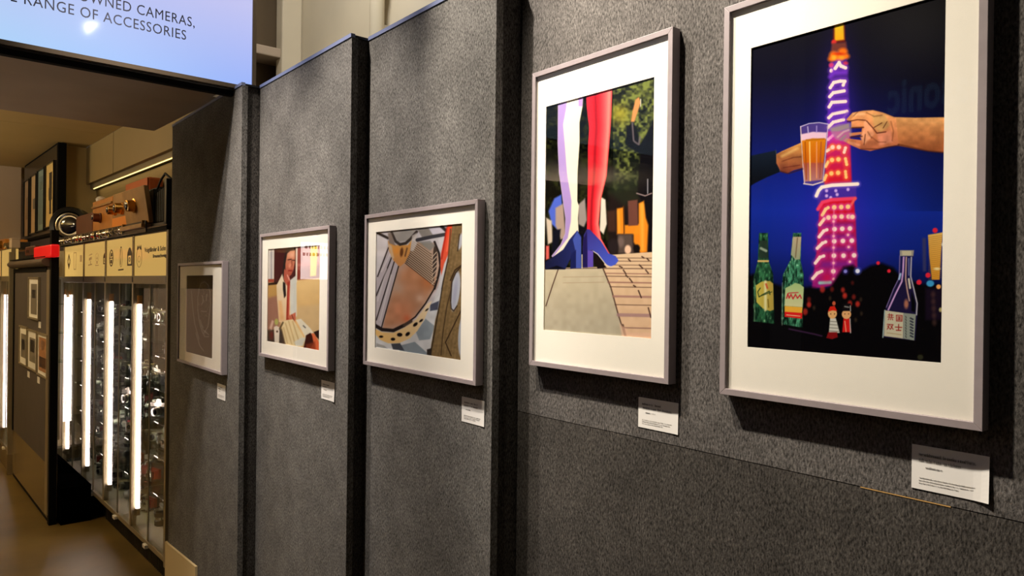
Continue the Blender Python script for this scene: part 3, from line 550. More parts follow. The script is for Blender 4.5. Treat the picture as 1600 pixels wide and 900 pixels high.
    p.poly([(913, 390), (927, 392), (927, 417), (911, 418), (910.5, 384)], (96, 76, 182), 1.3); p.poly([(910.5, 376), (917, 360), (918, 392), (918, 418), (910.5, 418)], (32, 26, 84), 1.4); p.line([(909.4, 398), (909.4, 419)], 1.2, (236, 220, 196), 1)

def paint_harp(p):
    p.fill((186, 182, 188)); n = p.noise(9, 7); n2 = p.noise(3, 8)
    p.poly([(588, 362), (606, 372), (604, 392), (588, 430)], (206, 202, 206), 3); p.poly([(652, 358), (672, 356), (678, 368), (660, 372)], (128, 124, 120), 2); p.poly([(668, 354), (690, 352), (694, 362), (676, 366)], (186, 182, 196), 2); p.poly([(612, 360), (652, 356), (640, 376), (622, 378)], (150, 146, 142), 3)
    p.poly([(584, 500), (600, 512), (660, 500), (690, 450), (700, 400), (726, 400), (726, 570), (584, 560)], (202, 204, 208), 2)
    # tiles
    for q, c in (([(650, 519), (665, 498), (680, 510), (672, 530), (655, 532)], (138, 150, 160)), ([(625, 540), (648, 534), (668, 552), (664, 562), (624, 552)], (130, 142, 152)), ([(611, 537), (625, 536), (632, 548), (614, 546)], (66, 70, 78)), ([(672, 476), (686, 470), (684, 484), (672, 486)], (72, 78, 96)), ([(690, 436), (684, 450), (690, 452), (694, 440)], (80, 84, 120))): p.poly(q, c, 1.6)
    p.poly([(588, 536), (600, 540), (606, 545), (588, 542)], (150, 152, 150), 2)
    # drum disc
    disc = [(588, 511), (597, 515), (614.7, 516.7), (630.7, 508.7), (649, 495), (665, 474), (678.7, 450.7), (685, 430.7), (688, 414.7), (686.7, 396), (678.7, 379), (664, 380), (650, 378), (640, 392), (626, 416), (608, 400), (600, 420), (588, 450)]
    p.poly(disc, (176, 150, 134), 2)
    p.poly([(620, 440), (640, 412), (684, 440), (660, 478), (632, 506), (600, 514), (596, 500)], (178, 130, 100), 12); p.glow(640, 430, 18, (190, 132, 94), .6); p.glow(628, 488, 18, (200, 130, 96), .7); p.glow(668, 440, 12, (170, 100, 56), .7); p.glow(656, 466, 7, (206, 176, 156), .7); p.glow(622, 450, 10, (186, 166, 150), .6); p.glow(636, 498, 6, (196, 96, 60), .7)
    p.C *= (1 + (n - .5) * .10)[:, None]
    # left strips
    p.poly([(606, 385), (622, 416), (597, 514), (587, 511), (587, 436)], (178, 170, 176), 2)
    for a, b in (((607, 387), (590, 432)), ((612, 402), (588, 462)), ((616, 409), (588, 500)), ((622.7, 416), (596, 512))): p.line([a, b], 1.7, (34, 28, 28), 1.2)
    for a, b in (((610, 396), (596, 424)), ((604, 420), (590, 470)), ((611, 430), (594, 500))): p.line([a, b], 2, (214, 208, 212), 2, .6)
    # stair strings
    p.poly([(633, 411), (638, 396), (644, 376), (660, 380), (674, 396), (679, 446)], (150, 128, 110), 1.5)
    for k in range(13):
        t = k / 12; a = (633 + 12 * t ** 1.1, 411 - 34 * t); b = (679 - 5 * t, 447 - 50 * t); p.line([a, b], 1.3 if k < 7 else .9, (52, 38, 32), 1, .9)
        p.line([(a[0] + 4, a[1] + 1), (b[0] - 1, b[1] - 1.7)], .9, (206, 184, 160), 1, .7)
    p.line([(679, 378), (686, 396), (688, 415), (685, 431), (679, 451)], 3.4, (38, 32, 32), 1.4); p.poly([(679, 379), (683, 392), (682, 420), (677, 440), (676, 410), (677, 392)], (60, 50, 46), 1.4)
    for k in range(7): p.line([(675, 402 + k * 7), (682, 394 + k * 7)], 1.3, (190, 170, 150), 1)
    # gold cup
    p.poly([(606, 376), (618.7, 383), (637, 383), (644, 374), (640, 396), (633, 410), (625, 417), (614.7, 407), (608, 392)], (206, 148, 74), 1.6, 1, (188, 132, 80)); p.poly([(606, 380), (612, 384), (616, 404), (612, 404)], (196, 176, 150), 2, .8); p.disc(627.5, 394, 2.6, 7, (84, 48, 28), 1.6, .9, .1); p.line([(633, 400), (636, 388)], 2.4, (110, 76, 50), 1.6); p.glow(619, 392, 5, (226, 140, 50), .6)
    p.line([(612, 364), (618, 377), (625, 382), (634, 380), (642, 373), (651, 362)], 4.4, (54, 48, 46), 1.6); p.line([(590, 364), (606, 372)], 4, (40, 34, 34), 2); p.poly([(606, 364), (611, 364), (618, 384), (608, 380)], (130, 116, 108), 2)
    p.poly([(644, 368), (651, 364), (652, 380), (646, 392), (641, 392)], (196, 190, 186), 2, .8)
    p.line([(652, 375), (675, 370), (697, 366)], 5.6, (54, 54, 60), 1.4); p.line([(690, 354), (699, 362)], 5, (40, 38, 42), 2); p.poly([(655, 378), (672, 376), (680, 384), (672, 392)], (120, 122, 120), 2, .8); p.poly([(684, 374), (694, 372), (690, 392)], (196, 194, 200), 2)
    # rim
    rim = [(585, 508), (597, 515), (614.7, 516.5), (630.7, 508.7), (649, 495), (665, 474), (678.7, 450.7)]
    p.poly([(585, 513), (597, 519), (614.7, 520), (632, 512), (650, 499), (668, 474), (675, 470), (664, 497), (652, 517), (640, 529), (624, 536), (606.7, 536.5), (594, 531), (585, 520)], (222, 180, 112), 1.6, 1, (224, 206, 176), (1, -.6))
    p.line(rim, 2.2, (36, 28, 28), 1.2); p.line(rim[:4], 5.4, (40, 32, 32), 1.6); p.line([(632, 508), (642, 502)], 5, (70, 58, 52), 2)
    for a in ((595.5, 526, 3.2, 1.8), (614, 530, 3.4, 2.4), (624.5, 523, 4.2, 3), (637, 522, 4, 2.6), (649, 507, 4.2, 2.4), (658, 501, 3.4, 1.6), (667, 484, 3, 1.2)): p.disc(a[0], a[1], a[2], a[3], (26, 20, 20), 1.2, 1, -.7 if a[0] > 630 else 0)
    # red bar and timber
    p.poly([(699, 352), (708, 350), (702, 396), (694, 412), (690, 436), (688, 416), (689, 396)], (222, 66, 42), 1.4, 1, (206, 96, 70)); p.line([(698, 356), (690, 404)], 2.4, (150, 26, 20), 2, .7); p.line([(704, 358), (698, 392)], 2.4, (246, 120, 90), 2, .7)
    p.poly([(694, 414), (700, 398), (696, 430), (686, 462), (678, 470), (684, 450)], (196, 196, 200), 1.6)
    wp = [(707, 350), (727, 345), (727, 570), (671, 556), (680, 500), (688, 470), (692, 440), (700, 404)]
    def wf(i):
        g = (n2[i] * .5 + np.sin((p.U[i] + (p.V[i] - 350) * .16) * 1.1) * .10 + .3)[:, None]; return (np.array([96, 78, 50]) * (1 - g) + np.array([140, 116, 80]) * g) / 255
    p.region(wp, wf, 1.4)
    p.line([(700, 405), (692, 442), (686, 480), (673, 552)], 1.6, (44, 34, 26), 1.4); p.line([(708, 440), (698, 480), (692, 520), (689, 555)], 1.3, (56, 42, 28), 1.4); p.line([(722, 414), (711, 422), (704, 438)], 2, (50, 36, 24), 1.6); p.line([(720, 486), (696, 535), (705, 556)], 1.6, (46, 32, 22), 1.2); p.line([(704, 358), (700, 410)], 2, (84, 62, 40), 2)
    p.disc(719.4, 377, 3.4, 13, (178, 180, 190), 1.4, 1, .2); p.line([(715, 392), (718, 366)], 1.6, (50, 38, 28), 1.4)
    p.disc(711.5, 455, 7, 31, (176, 180, 192), 1.4, 1, .12); p.line([(704, 470), (705, 482), (709, 486), (714, 478)], 1.6, (46, 34, 26), 1.4); p.line([(704, 470), (706, 440), (712, 426), (719, 418)], 2, (48, 36, 26), 1.6); p.disc(711, 458, 3, 20, (150, 154, 176), 3, .7, .12); p.disc(722, 525, 6, 32, (168, 174, 184), 1.6, 1, .05)
    p.poly([(667, 546), (674, 544), (674, 560), (667, 560)], (50, 44, 40), 1.6)

def paint_reader(p):
    p.fill((206, 174, 118)); n = p.noise(8, 9)
    p.poly([(463, 384), (506, 380), (506, 434), (463, 438)], (150, 76, 66), 1.4); p.poly([(464, 422), (506, 418), (506, 434), (464, 438)], (132, 56, 44), 2); p.poly([(474, 384), (500, 381), (500, 411), (474, 412)], (184, 130, 124), 2, .8); p.line([(466, 414), (500, 411)], 4, (196, 116, 106), 3, .7)
    p.poly([(485.5, 381), (496.5, 380), (494, 431), (484.5, 432)], (236, 206, 84), 1.4, 1, (216, 186, 56))
    p.poly([(463, 438), (506, 434), (506, 475), (463, 480)], (222, 190, 132), 4, 1, (206, 172, 116)); p.poly([(463, 480), (506, 475), (506, 560), (463, 560)], (200, 172, 126), 6)
    p.poly([(428, 387), (462, 384), (462, 440), (428, 442)], (70, 34, 34), 1.4); p.poly([(418, 388), (428.6, 388), (428, 436), (418, 437)], (214, 208, 200), 1.2); p.line([(424, 390), (424, 436)], 2, (160, 156, 160), 1.6); p.poly([(418, 436), (428, 436), (428, 441), (418, 441)], (166, 76, 60), 1.2); p.poly([(416, 443), (436, 440), (434, 448), (416, 448)], (40, 26, 24), 1.6)
    p.poly([(416, 446), (436, 444), (434, 466), (416, 468)], (190, 150, 88), 2); p.poly([(416, 466), (434, 462), (438, 510), (416, 520)], (156, 112, 96), 5)
    p.line([(463.8, 384), (463, 440)], 2.4, (222, 216, 200), 1)
    # hair, face
    p.poly([(447, 387), (462, 384), (461, 394), (452, 396), (448, 412), (444, 430), (444, 444), (440, 436), (443, 408)], (40, 34, 32), 1.6)
    p.poly([(449, 396), (454, 392), (461, 391), (461, 408), (459, 420), (455, 430), (450, 433), (446, 428), (446, 412)], (212, 148, 112), 1.6, 1, (160, 76, 60)); p.glow(456, 398, 5, (230, 176, 146), .8)
    p.line([(450, 406), (455, 405)], 1.6, (70, 34, 30), 1.2); p.line([(457, 406.5), (460.6, 407)], 1.4, (70, 34, 30), 1.2); p.line([(455.6, 407), (456.4, 415), (454.4, 417)], 1.2, (130, 66, 52), 1.2); p.line([(451, 423), (456, 423)], 1.6, (130, 30, 34), 1.2); p.disc(453, 415, 2, 4, (232, 160, 130), 2, .6)
    # shirt
    p.poly([(441, 428), (444, 440), (448, 446), (456, 440), (463, 436), (463.5, 494), (458, 500), (446, 505), (436, 503), (433, 468), (432, 446)], (226, 214, 186), 1.4, 1, (222, 190, 150)); p.poly([(453, 438), (463, 430), (463.5, 494), (454, 496)], (200, 202, 194), 2); p.poly([(435, 470), (440, 470), (444, 500), (437, 500)], (224, 170, 110), 4, .7)
    p.poly([(442, 440), (446, 442), (447, 462), (444, 466), (442, 452)], (34, 30, 32), 1.2)
    p.poly([(444, 420), (448, 424), (453, 434), (453, 444), (448, 446), (443, 436)], (176, 90, 72), 1.4); p.poly([(449, 440), (453.4, 440), (452, 470), (452, 500), (447, 502), (448, 470)], (156, 54, 42), 1.3); p.line([(452.5, 446), (451, 496)], 1.4, (206, 110, 90), 1.4); p.line([(449, 430), (452, 437)], 1.4, (232, 176, 160), 1.3)
    p.poly([(450, 494), (462, 488), (462, 505), (452, 500)], (190, 104, 80), 1.6); p.line([(456, 492), (459, 501)], 1.2, (110, 40, 30), 1)
    # table: book, paper, cup
    p.poly([(439, 504), (448, 500), (458, 499), (472, 520), (478, 530), (472, 541), (446, 538)], (222, 204, 160), 1.4)
    for a, b in (((446, 505), (456, 538)), ((451, 502), (462, 540)), ((457, 502), (468, 536)), ((443, 512), (449, 536))): p.line([a, b], 1.6, (184, 156, 104), 1.6, .8)
    p.poly([(462, 500), (470, 498), (484, 512), (490, 520), (482, 522), (476, 534), (470, 520)], (220, 214, 194), 1.4); p.line([(474, 509), (477, 512)], 2, (110, 110, 110), 1.2); p.line([(462, 502), (475, 526)], 3, (224, 178, 110), 2, .8)
    p.poly([(476, 536), (478, 524), (485, 520), (490, 526), (492, 548), (474, 544)], (60, 28, 24), 1.6); p.poly([(487, 521), (491, 521), (499, 536), (500, 552), (484, 546), (490, 536)], (214, 106, 66), 2); p.poly([(490, 519), (500, 515), (500, 532), (494, 526)], (46, 28, 24), 1.6); p.poly([(478, 538), (492, 534), (494, 550), (478, 546)], (130, 54, 34), 4, .8)
    p.poly([(460, 534), (470, 528), (477, 528), (473, 540), (462, 541)], (206, 206, 194), 2)
    p.poly([(416, 516), (440, 514), (446, 538), (416, 534)], (56, 48, 46), 3); p.poly([(428, 511), (432, 509), (437, 512), (436, 536), (429, 535)], (226, 216, 200), 1.4); p.poly([(421, 512), (425, 500), (428, 502), (424, 516)], (214, 180, 160), 2); p.disc(432, 503, 3, 5, (170, 176, 96), 2); p.disc(424, 524, 3, 6, (96, 30, 34), 2); p.disc(433, 518, 1.6, 1.6, (90, 70, 60), 1.2); p.line([(437, 514), (442, 504)], 2.4, (80, 66, 46), 2)
    p.C *= (1 + (n - .5) * .05)[:, None]

def paint_dark(p):
    p.fill((20, 18, 16)); n = p.noise(5, 11); c = (150, 146, 136)
    for q in ([(311, 452), (314, 443), (319.6, 440), (325, 445), (328, 456)], [(309, 484), (309, 466), (311, 452)], [(328, 456), (329, 476), (327, 492)], [(309, 484), (311, 500), (315, 516), (320, 526), (326, 526)], [(299, 455), (301, 480), (304, 505), (311, 530)], [(313, 500), (317, 515), (326, 523)], [(327, 492), (325, 510), (319, 520)], [(306, 520), (312, 540), (318, 548)], [(316, 462), (318, 470), (315, 476)], [(323, 460), (322, 470)], [(314, 486), (322, 487)]): p.line(q, 1.2, c, 1.5, .9)
    for k in range(70):
        a = rng.uniform(0, 6.28); r = rng.uniform(.3, 1); x = 319 + math.cos(a) * 9 * r; y = 486 + math.sin(a) * 42 * r; p.line([(x, y), (x + rng.uniform(-3, 3), y + rng.uniform(-3, 3))], .8, c, 1.2, .4)

# ------------------------------------------------------------------ framed pictures
FD = .024
def picture(xw, y0, y1, z0, z1, py0, py1, pz0, pz1, painter, res, label):
    xf = xw - FD - .002
    r = root('framed_picture', (xw - .002, (y0 + y1) / 2, z0)); setp(r, label, 'framed picture')
    rim = .012
    part('frame', MB().ring(xf, xw - .002, y1, y0, z0, z1, y1 + rim, y0 - rim, z0 + rim, z1 - rim), M['frame'], r, bevel=.0007)
    part('backing_board', MB().box(xw - .012, xw - .004, y1 + rim, y0 - rim, z0 + rim, z1 - rim), M['back'], r)
    xm = xf + .007
    part('mat_board', MB().ring(xm, xm + .0022, y1 + rim, y0 - rim, z0 + rim, z1 - rim, py1, py0, pz0, pz1), M['matb'], r)
    p = Paint(xm + .0024, py0 + .001, py1 - .001, pz0 - .001, pz1 + .001, *res); painter(p); p.build(r)
    part('glazing', MB().box(xf + .0035, xf + .005, y1 + rim, y0 - rim, z0 + rim, z1 - rim), M['glass'], r)
    return r
def avg(*a): return sum(a) / len(a)
def rect(xp, tl, bl, tr, br):                  # measure a rectangle standing on plane X = xp
    P = [onX(*q, xp) if q else None for q in (tl, bl, tr, br)]
    y0 = avg(*[q[1] for q in P[:2] if q]); y1 = avg(*[q[1] for q in P[2:] if q]); z1 = avg(*[q[2] for q in (P[0], P[2]) if q]); z0 = avg(*[q[2] for q in (P[1], P[3]) if q])
    return y0, y1, z0, z1
def do_picture(xw, F, Pt, painter, res, label):
    f = rect(xw - FD - .002, *F); q = rect(xw - FD + .007, *Pt)
    0 and print('PIC', [round(v, 3) for v in f], [round(v, 3) for v in q])
    return picture(xw, f[0], f[1], f[2], f[3], q[0], q[1], q[2], q[3], painter, res, label)
do_picture(XW, ((1131.5, 12), (1124, 614), None, (1535, 677)), ((1176.5, 75), (1166.7, 541), None, (1471, 568)), paint_tower, (400, 720), 'large grey framed night photograph of a lit tower, bottles and two toasting hands')
do_picture(XW, ((830, 116), (828, 571.6), (1050, 41), (1045.6, 600)), ((854.4, 167), (850, 516.4), (1023.6, 120), (1018, 528)), paint_legs, (270, 560), 'tall grey framed photograph of one white and one red leg in blue heels')
do_picture(X3, ((570.2, 336.7), (566.7, 569), (747.5, 310), (742, 603)), ((589, 363), (586, 544.7), (723.5, 348.7), (720, 560)), paint_harp, (260, 300), 'grey framed photograph of a brown disc with strings and curved timber, on nearest felt panel')
do_picture(X2, ((407.5, 364), (402.5, 556), (516, 354), (511, 579)), ((420.5, 389.7), (417, 533), (502.2, 382), (498, 547)), paint_reader, (180, 260), 'grey framed photograph of a seated person reading with chin on hand, yellow strip behind')
do_picture(X1, ((278, 412), (276, 565), (348.5, 407), (345, 585)), ((292.4, 431), (291, 550.5), (334.6, 429.7), (331, 559)), paint_dark, (110, 220), 'grey framed picture, nearly black with a faint pale outline, hung next to the lit cabinets')

# ------------------------------------------------------------------ caption cards
def greek(name, x, y0, z, width, h, material, parent, seed, ydir=-1, thick=.0003, xdir=0, frame_x=True):
    rr = np.random.RandomState(seed); mb = MB(); s = 0.
    while s < width:
        if rr.rand() < .17: s += h * .55; continue
        lw = h * rr.uniform(.35, .62); up = h * (1.45 if rr.rand() < .22 else 1.0); st = h * .17
        ya = y0 + ydir * s; yb = ya + ydir * st
        mb.box(x - thick, x, min(ya, yb), max(ya, yb), z, z + up)
        if rr.rand() < .75:
            yc = y0 + ydir * (s + lw - st); yd = yc + ydir * st; mb.box(x - thick, x, min(yc, yd), max(yc, yd), z, z + h * .9)
        zz = z + h * rr.choice([0, .42, .82]); ye = y0 + ydir * (s + lw); mb.box(x - thick, x, min(ya, ye), max(ya, ye), zz, zz + st)
        s += lw + h * .2
    return part(name, mb, material, parent)

def card(xw, pts, label, lines, curl=.004):
    P = [onX(*q, xw) for q in pts]; y0 = avg(P[0][1], P[3][1]); y1 = avg(P[1][1], P[2][1]); z1 = avg(P[0][2], P[1][2]); z0 = avg(P[2][2], P[3][2])
    r = root('caption_card', (xw, (y0 + y1) / 2, z0)); setp(r, label, 'caption card')
    mb = MB(); N = 10; W_ = y0 - y1; Hh = z1 - z0
    def off(s, t): return .0012 + curl * max(0, s - .72) ** 2 * 12 * (.4 + .6 * (1 - t))
    for L in (0, 1):
        for j in range(N + 1):
            for i in range(N + 1):
                s, t = i / N, j / N; mb.v.append((xw - off(s, t) + L * .0004, y0 - W_ * s, z0 + Hh * t))
    n = N + 1
    for L in (0, 1):
        for j in range(N):
            for i in range(N): a = L * n * n + j * n + i; mb.f.append((a, a + 1, a + n + 1, a + n))
    for i in range(N):
        for a, b in ((i, i + 1), (N * n + i, N * n + i + 1), (i * n, (i + 1) * n), (i * n + N, (i + 1) * n + N)): mb.f.append((a, b, b + n * n, a + n * n))
    cd = part('card', mb, M['card'], r)
    for k, (fx, fz, hh, mm, wd) in enumerate(lines):
        greek('lettering', xw - .0016, y0 - W_ * fx, z0 + Hh * fz, W_ * wd, hh, mm, cd, len(label) + k, thick=.0002)
def LN(w1, w2, w3): return [(.10, .76, .0036, M['ink'], w1), (.10, .64, .0034, M['ink'], w2), (.19, .50, .0020, M['ink'], w3), (.10, .26, .0013, M['inkfaint'], .74), (.10, .20, .0013, M['inkfaint'], .70), (.10, .14, .0013, M['inkfaint'], .52)]
card(XW, [(1426, 693), (1548, 714), (1546, 786), (1424, 762)], 'white caption card just below the lit tower picture, its right edge curling', LN(.74, .55, .22))
card(XW, [(998, 620), (1061, 630), (1060, 679), (998, 667)], 'white caption card below right corner of the red and white legs picture', LN(.5, .74, .24), .001)
card(X3, [(722, 620), (758, 626), (757, 666), (722, 659)], 'white caption card below the picture of the brown disc and curved timber', LN(.6, .62, .2), .001)
card(X2, [(503, 594), (524.5, 598), (523, 627.7), (502, 622.7)], 'white caption card below the picture of the seated reader', LN(.5, .3, .2), .003)
card(X1, [(340.3, 598.8), (353.3, 602.5), (352.5, 626.5), (339.5, 622)], 'white caption card below the nearly black picture, farthest along the felt', LN(.5, .3, .2), .001)
# loose beige card leaning at the foot of the last panel
def leaning():
    a = onX(263, 848, X1 - .004); b = onX(308, 885, X1 - .004)
    r = root('beige_board', (X1, a[1], .2)); setp(r, 'plain beige board with sloping top corner low against last felt panel', 'board')
    z = a[2]
    part('sheet', MB().prism([(a[1] + .03, .0), (a[1] + .03, z), (a[1] - .015, z), (b[1], onX(308, 885, X1 - .004)[2]), (b[1], 0)], 'x', X1 - .012, X1 - .002), mat('beige_board', (196, 176, 132), .6), r)
leaning()
# ------------------------------------------------------------------ illuminated screen over the passage
def sign():
    YS = 2.97; a = sY(393.5, 130, YS); xr = a[0]; zb = sY(388, 135, YS)[2]; xl = -1.75; zt = zb + 1.02
    r = root('lit_screen', (0., YS, zb - .03), 's'); setp(r, 'large glowing pale blue screen with dark lettering above the shop passage', 'screen')
    part('housing', MB().box(xl - .03, xr + .016, YS + .012, YS + .11, zb - .026, zt + .03), M['bezel'], r, bevel=.004)
    part('bezel', MB().box(xl - .03, xr + .016, YS - .004, YS + .012, zb - .018, zb - .002).box(xl - .03, xr + .016, YS - .004, YS + .012, zt, zt + .03).box(xl - .03, xl, YS - .004, YS + .012, zb - .002, zt).box(xr, xr + .016, YS - .004, YS + .012, zb - .002, zt), M['bronze'], r)
    m = bpy.data.materials.new('screen_picture'); m.use_nodes = True; nt = m.node_tree; b = nt.nodes['Principled BSDF']; b.inputs['Base Color'].default_value = (.02, .02, .03, 1); b.inputs['Roughness'].default_value = .06
    tc = nt.nodes.new('ShaderNodeTexCoord'); gr = nt.nodes.new('ShaderNodeSeparateXYZ'); nt.links.new(tc.outputs['Object'], gr.inputs[0])
    def mr(out, f0, f1):
        q = nt.nodes.new('ShaderNodeMapRange'); q.inputs['From Min'].default_value = f0; q.inputs['From Max'].default_value = f1; nt.links.new(gr.outputs[out], q.inputs['Value']); return q
    qx = mr(0, -.15, xr); qz = mr(2, .03, .36)
    c1 = nt.nodes.new('ShaderNodeMix'); c1.data_type = 'RGBA'; c1.inputs[6].default_value = lin((190, 230, 255)) + (1,); c1.inputs[7].default_value = lin((158, 184, 255)) + (1,)
    nt.links.new(qx.outputs[0], c1.inputs[0])
    c2 = nt.nodes.new('ShaderNodeMix'); c2.data_type = 'RGBA'; c2.inputs[7].default_value = lin((198, 200, 246)) + (1,); nt.links.new(qz.outputs[0], c2.inputs[0]); nt.links.new(c1.outputs[2], c2.inputs[6])
    nt.links.new(c2.outputs[2], b.inputs['Emission Color']); b.inputs['Emission Strength'].default_value = .95
    sc = part('display', MB().box(xl, xr, YS + .002, YS + .01, zb - .002, zt), m, r)
    def T(s, ul, vl, ur, vr):                  # baseline from left pixel to right pixel, measured on the screen plane
        A = sY(ul, vl, YS + .001); B = sY(ur, vr, YS + .001); return A, B
    A, B = T('', 37, 10, 291.5, 59); base2 = (A[2] + B[2]) / 2
    size = .0535
    text_part('lettering', 'COMPLETE RANGE OF ACCESSORIES', size, (B[0], YS + .0016, base2), (1, 0, 0), M['inkdark'], sc, 1.08, 'RIGHT', wid=(B[0] - A[0]) * 1.46, depth=.0003)
    A2, B2 = T('', 122, 3, 305, 40)
    text_part('lettering', 'NEW & PRE-OWNED CAMERAS,', size, (B2[0], YS + .0016, (B2[2] + A2[2]) / 2), (1, 0, 0), M['inkdark'], sc, 1.08, 'RIGHT', wid=(B2[0] - A2[0]) * 1.62, depth=.0003)
    # bracket rail under the screen
    part('rail', MB().box(xl, xr - .05, YS + .02, YS + .05, zb - .045, zb - .026), M['blackm'], r)
    return xr, zb
XR, ZB = sign()
# the header beam and low ceiling behind the screen
CZ = 2.767; FX = 1.44
struct('beam', MB().box(-2.6, 1.14, 3.085, 3.485, ZB + .012, 3.6), M['soffit'], 's')
struct('ceiling_low', MB().box(-2.6, 1.24, 3.487, 4.52, 2.47, 2.50), M['soffit'], 's')
struct('ceiling_shop', MB().box(-2.6, FX, 4.522, 6.485, CZ, CZ + .1).box(-2.6, FX, 6.495, 7.10, CZ, CZ + .1).box(-2.6, FX, 7.11, 10., CZ + .002, CZ + .1), M['yellow'], 's')
# bulkheads and walls
struct('wall_bulkhead', MB().box(1.27, 2.04, 7.27, 7.35, 1.96, CZ), M['yellow'], 's')
struct('wall_far', MB().box(-2.6, 2.2, 10., 10.1, 0, 3.2), M['pinkwall'], 's')
struct('wall_bulkhead_far', MB().box(-2.6, 1.20, 9.03, 9.11, 1.99, CZ), M['pinkwall'], 's')
struct('wall_shop_back', MB().box(2.05, 2.13, 4.1, 10., 0, 3.2), M['brown'], 's')
struct('wall_shop_left', MB().box(-2.7, -2.6, 3.3, 10., 0, 3.2), M['brown'], 's')
# cupboard fascia with the glowing strip
def fascia():
    r = root('wall_cupboard', (FX, 5.9, 2.44), 's'); setp(r, 'olive wall cupboards over the cabinets with a glowing strip beneath', 'cupboard')
    part('door', MB().box(FX, FX + .3, 6.345, 7.26, 2.445, CZ), M['fascia'], r, bevel=.003)
    part('door', MB().box(FX, FX + .3, 4.53, 6.325, 2.445, CZ), M['fascia'], r, bevel=.003)
    part('light_rail', MB().box(FX + .03, FX + .07, 4.53, 7.25, 2.405, 2.445), M['postm'], r)
    part('light_strip', MB().box(FX + .034, FX + .039, 4.53, 7.15, 2.398, 2.402), M['strip'], r)
fascia()
mb = MB(); n = 14
for i in range(n + 1):
    t = i / n * math.pi / 2; x = 1.52 + .14 * (1 - math.cos(t)); z = 2.40 - .22 * math.sin(t)
    mb.v += [(x - .0, 4.2, z), (x - .0, 7.26, z), (x + .03, 7.26, z), (x + .03, 4.2, z)]
for i in range(n):
    a = 4 * i; b = a + 4
    for p, q in ((0, 1), (1, 2), (2, 3), (3, 0)): mb.f.append((a + p, a + q, b + q, b + p))
struct('trim_6', mb, M['fascia'], 's')
struct('trim_9', MB().box(1.66, 1.70, 4.2, 7.26, 1.97, 2.18), M['brown'], 's')

# ------------------------------------------------------------------ glass display cabinets
CX = 1.155; CB = .16; GT = 1.633; HT = 1.868
def logo(kind, x, yc, zc, s, parent, faint=False):
    m = M['headfaint'] if faint else M['headink']; mb = MB(); n = 26; s = s * .72; SY = 1.9
    def ell(ry, rz, t, dz=0.):
        P = [(yc + SY * ry * math.cos(2 * math.pi * i / n), zc + dz + rz * math.sin(2 * math.pi * i / n)) for i in range(n)]; Q = [(yc + SY * (ry - t) * math.cos(2 * math.pi * i / n), zc + dz + (rz - t) * math.sin(2 * math.pi * i / n)) for i in range(n)]
        for i in range(n): j = (i + 1) % n; mb.prism([P[i], P[j], Q[j], Q[i]], 'x', x - .0005, x)
    def pl(pts): mb.prism([(yc - a * s * SY, zc + b * s) for a, b in pts], 'x', x - .0005, x)
    if kind == 'diamond': pl([(-.5, 0), (0, -1), (.5, 0), (.38, 0), (0, -.5), (-.38, 0)]); pl([(-.5, .02), (-.3, .05), (0, .6), (.3, .05), (.5, .02), (0, 1)]); pl([(-.1, -.5), (.1, -.5), (0, .5)])
    if kind == 'column': pl([(-.4, .9), (.4, .9), (.4, 1), (-.4, 1)]); pl([(-.3, -1), (.3, -1), (.3, -.9), (-.3, -.9)]); pl([(-.3, -.9), (-.2, -.9), (-.3, .9), (-.4, .9)]); pl([(.3, -.9), (.2, -.9), (.3, .9), (.4, .9)])
    if kind == 'stack': pl([(-.5, .55), (.5, .7), (.5, .85), (-.5, .7)]); pl([(-.5, -.1), (.4, .05), (.4, .4), (-.5, .25)]); pl([(-.7, -.8), (.5, -.7), (.5, -.55), (-.7, -.65)]); pl([(-.1, -.6), (.06, -.6), (.06, -.1), (-.1, -.1)])
    if kind == 'crest': ell(.45 * s, .6 * s, .07 * s, .2 * s); pl([(-.45, -.8), (.45, -.8), (.45, -.68), (-.45, -.68)]); pl([(-.2, 0), (.2, 0), (0, .4)]); pl([(-.25, -.55), (.25, -.55), (.1, -.2), (-.1, -.2)])
    if kind == 'oval': ell(.5 * s, 1. * s, .16 * s); pl([(-.4, -.06), (.4, -.06), (.4, .06), (-.4, .06)]); pl([(-.2, .15), (.25, .2), (.2, .6), (-.1, .6)]); pl([(-.25, -.6), (.2, -.65), (.2, -.2), (-.2, -.2)])
    if kind == 'lens': ell(.36 * s, 1.1 * s, .05 * s); pl([(-.12, .8), (-.02, 1.), (.04, 0), (-.04, -.9), (-.14, -.7), (-.04, 0)]); pl([(-.12, 1.05), (.12, 1.05), (.12, 1.2), (-.12, 1.2)]); pl([(-.6, -1.5), (.6, -1.45), (.6, -1.3), (-.6, -1.35)])
    if kind == 'arch': pl([(-.5, -1), (-.3, -1), (-.3, .3), (-.5, .3)]); pl([(.5, -1), (.3, -1), (.3, .3), (.5, .3)]); pl([(-.5, .1), (.5, .1), (.45, .5), (.2, .9), (0, 1), (-.2, .9), (-.45, .5)]); pl([(-.3, -1), (.3, -1), (.3, -.8), (-.3, -.8)]); ell(.17 * s, .26 * s, .1 * s, -.32 * s)
    if kind == 'eagle': ell(.48 * s, .95 * s, .04 * s, -.12 * s); pl([(-.42, .55), (-.1, .6), (0, .85), (.1, .6), (.42, .55), (.3, 1), (.1, .8), (0, 1.02), (-.1, .8), (-.3, 1)]); ell(.22 * s, .3 * s, .03 * s, -.3 * s)
    if kind == 'bars': pl([(-.4, -.2), (.4, -.2), (.4, .9), (-.4, .9)])
    return part('logo', mb, m, parent)
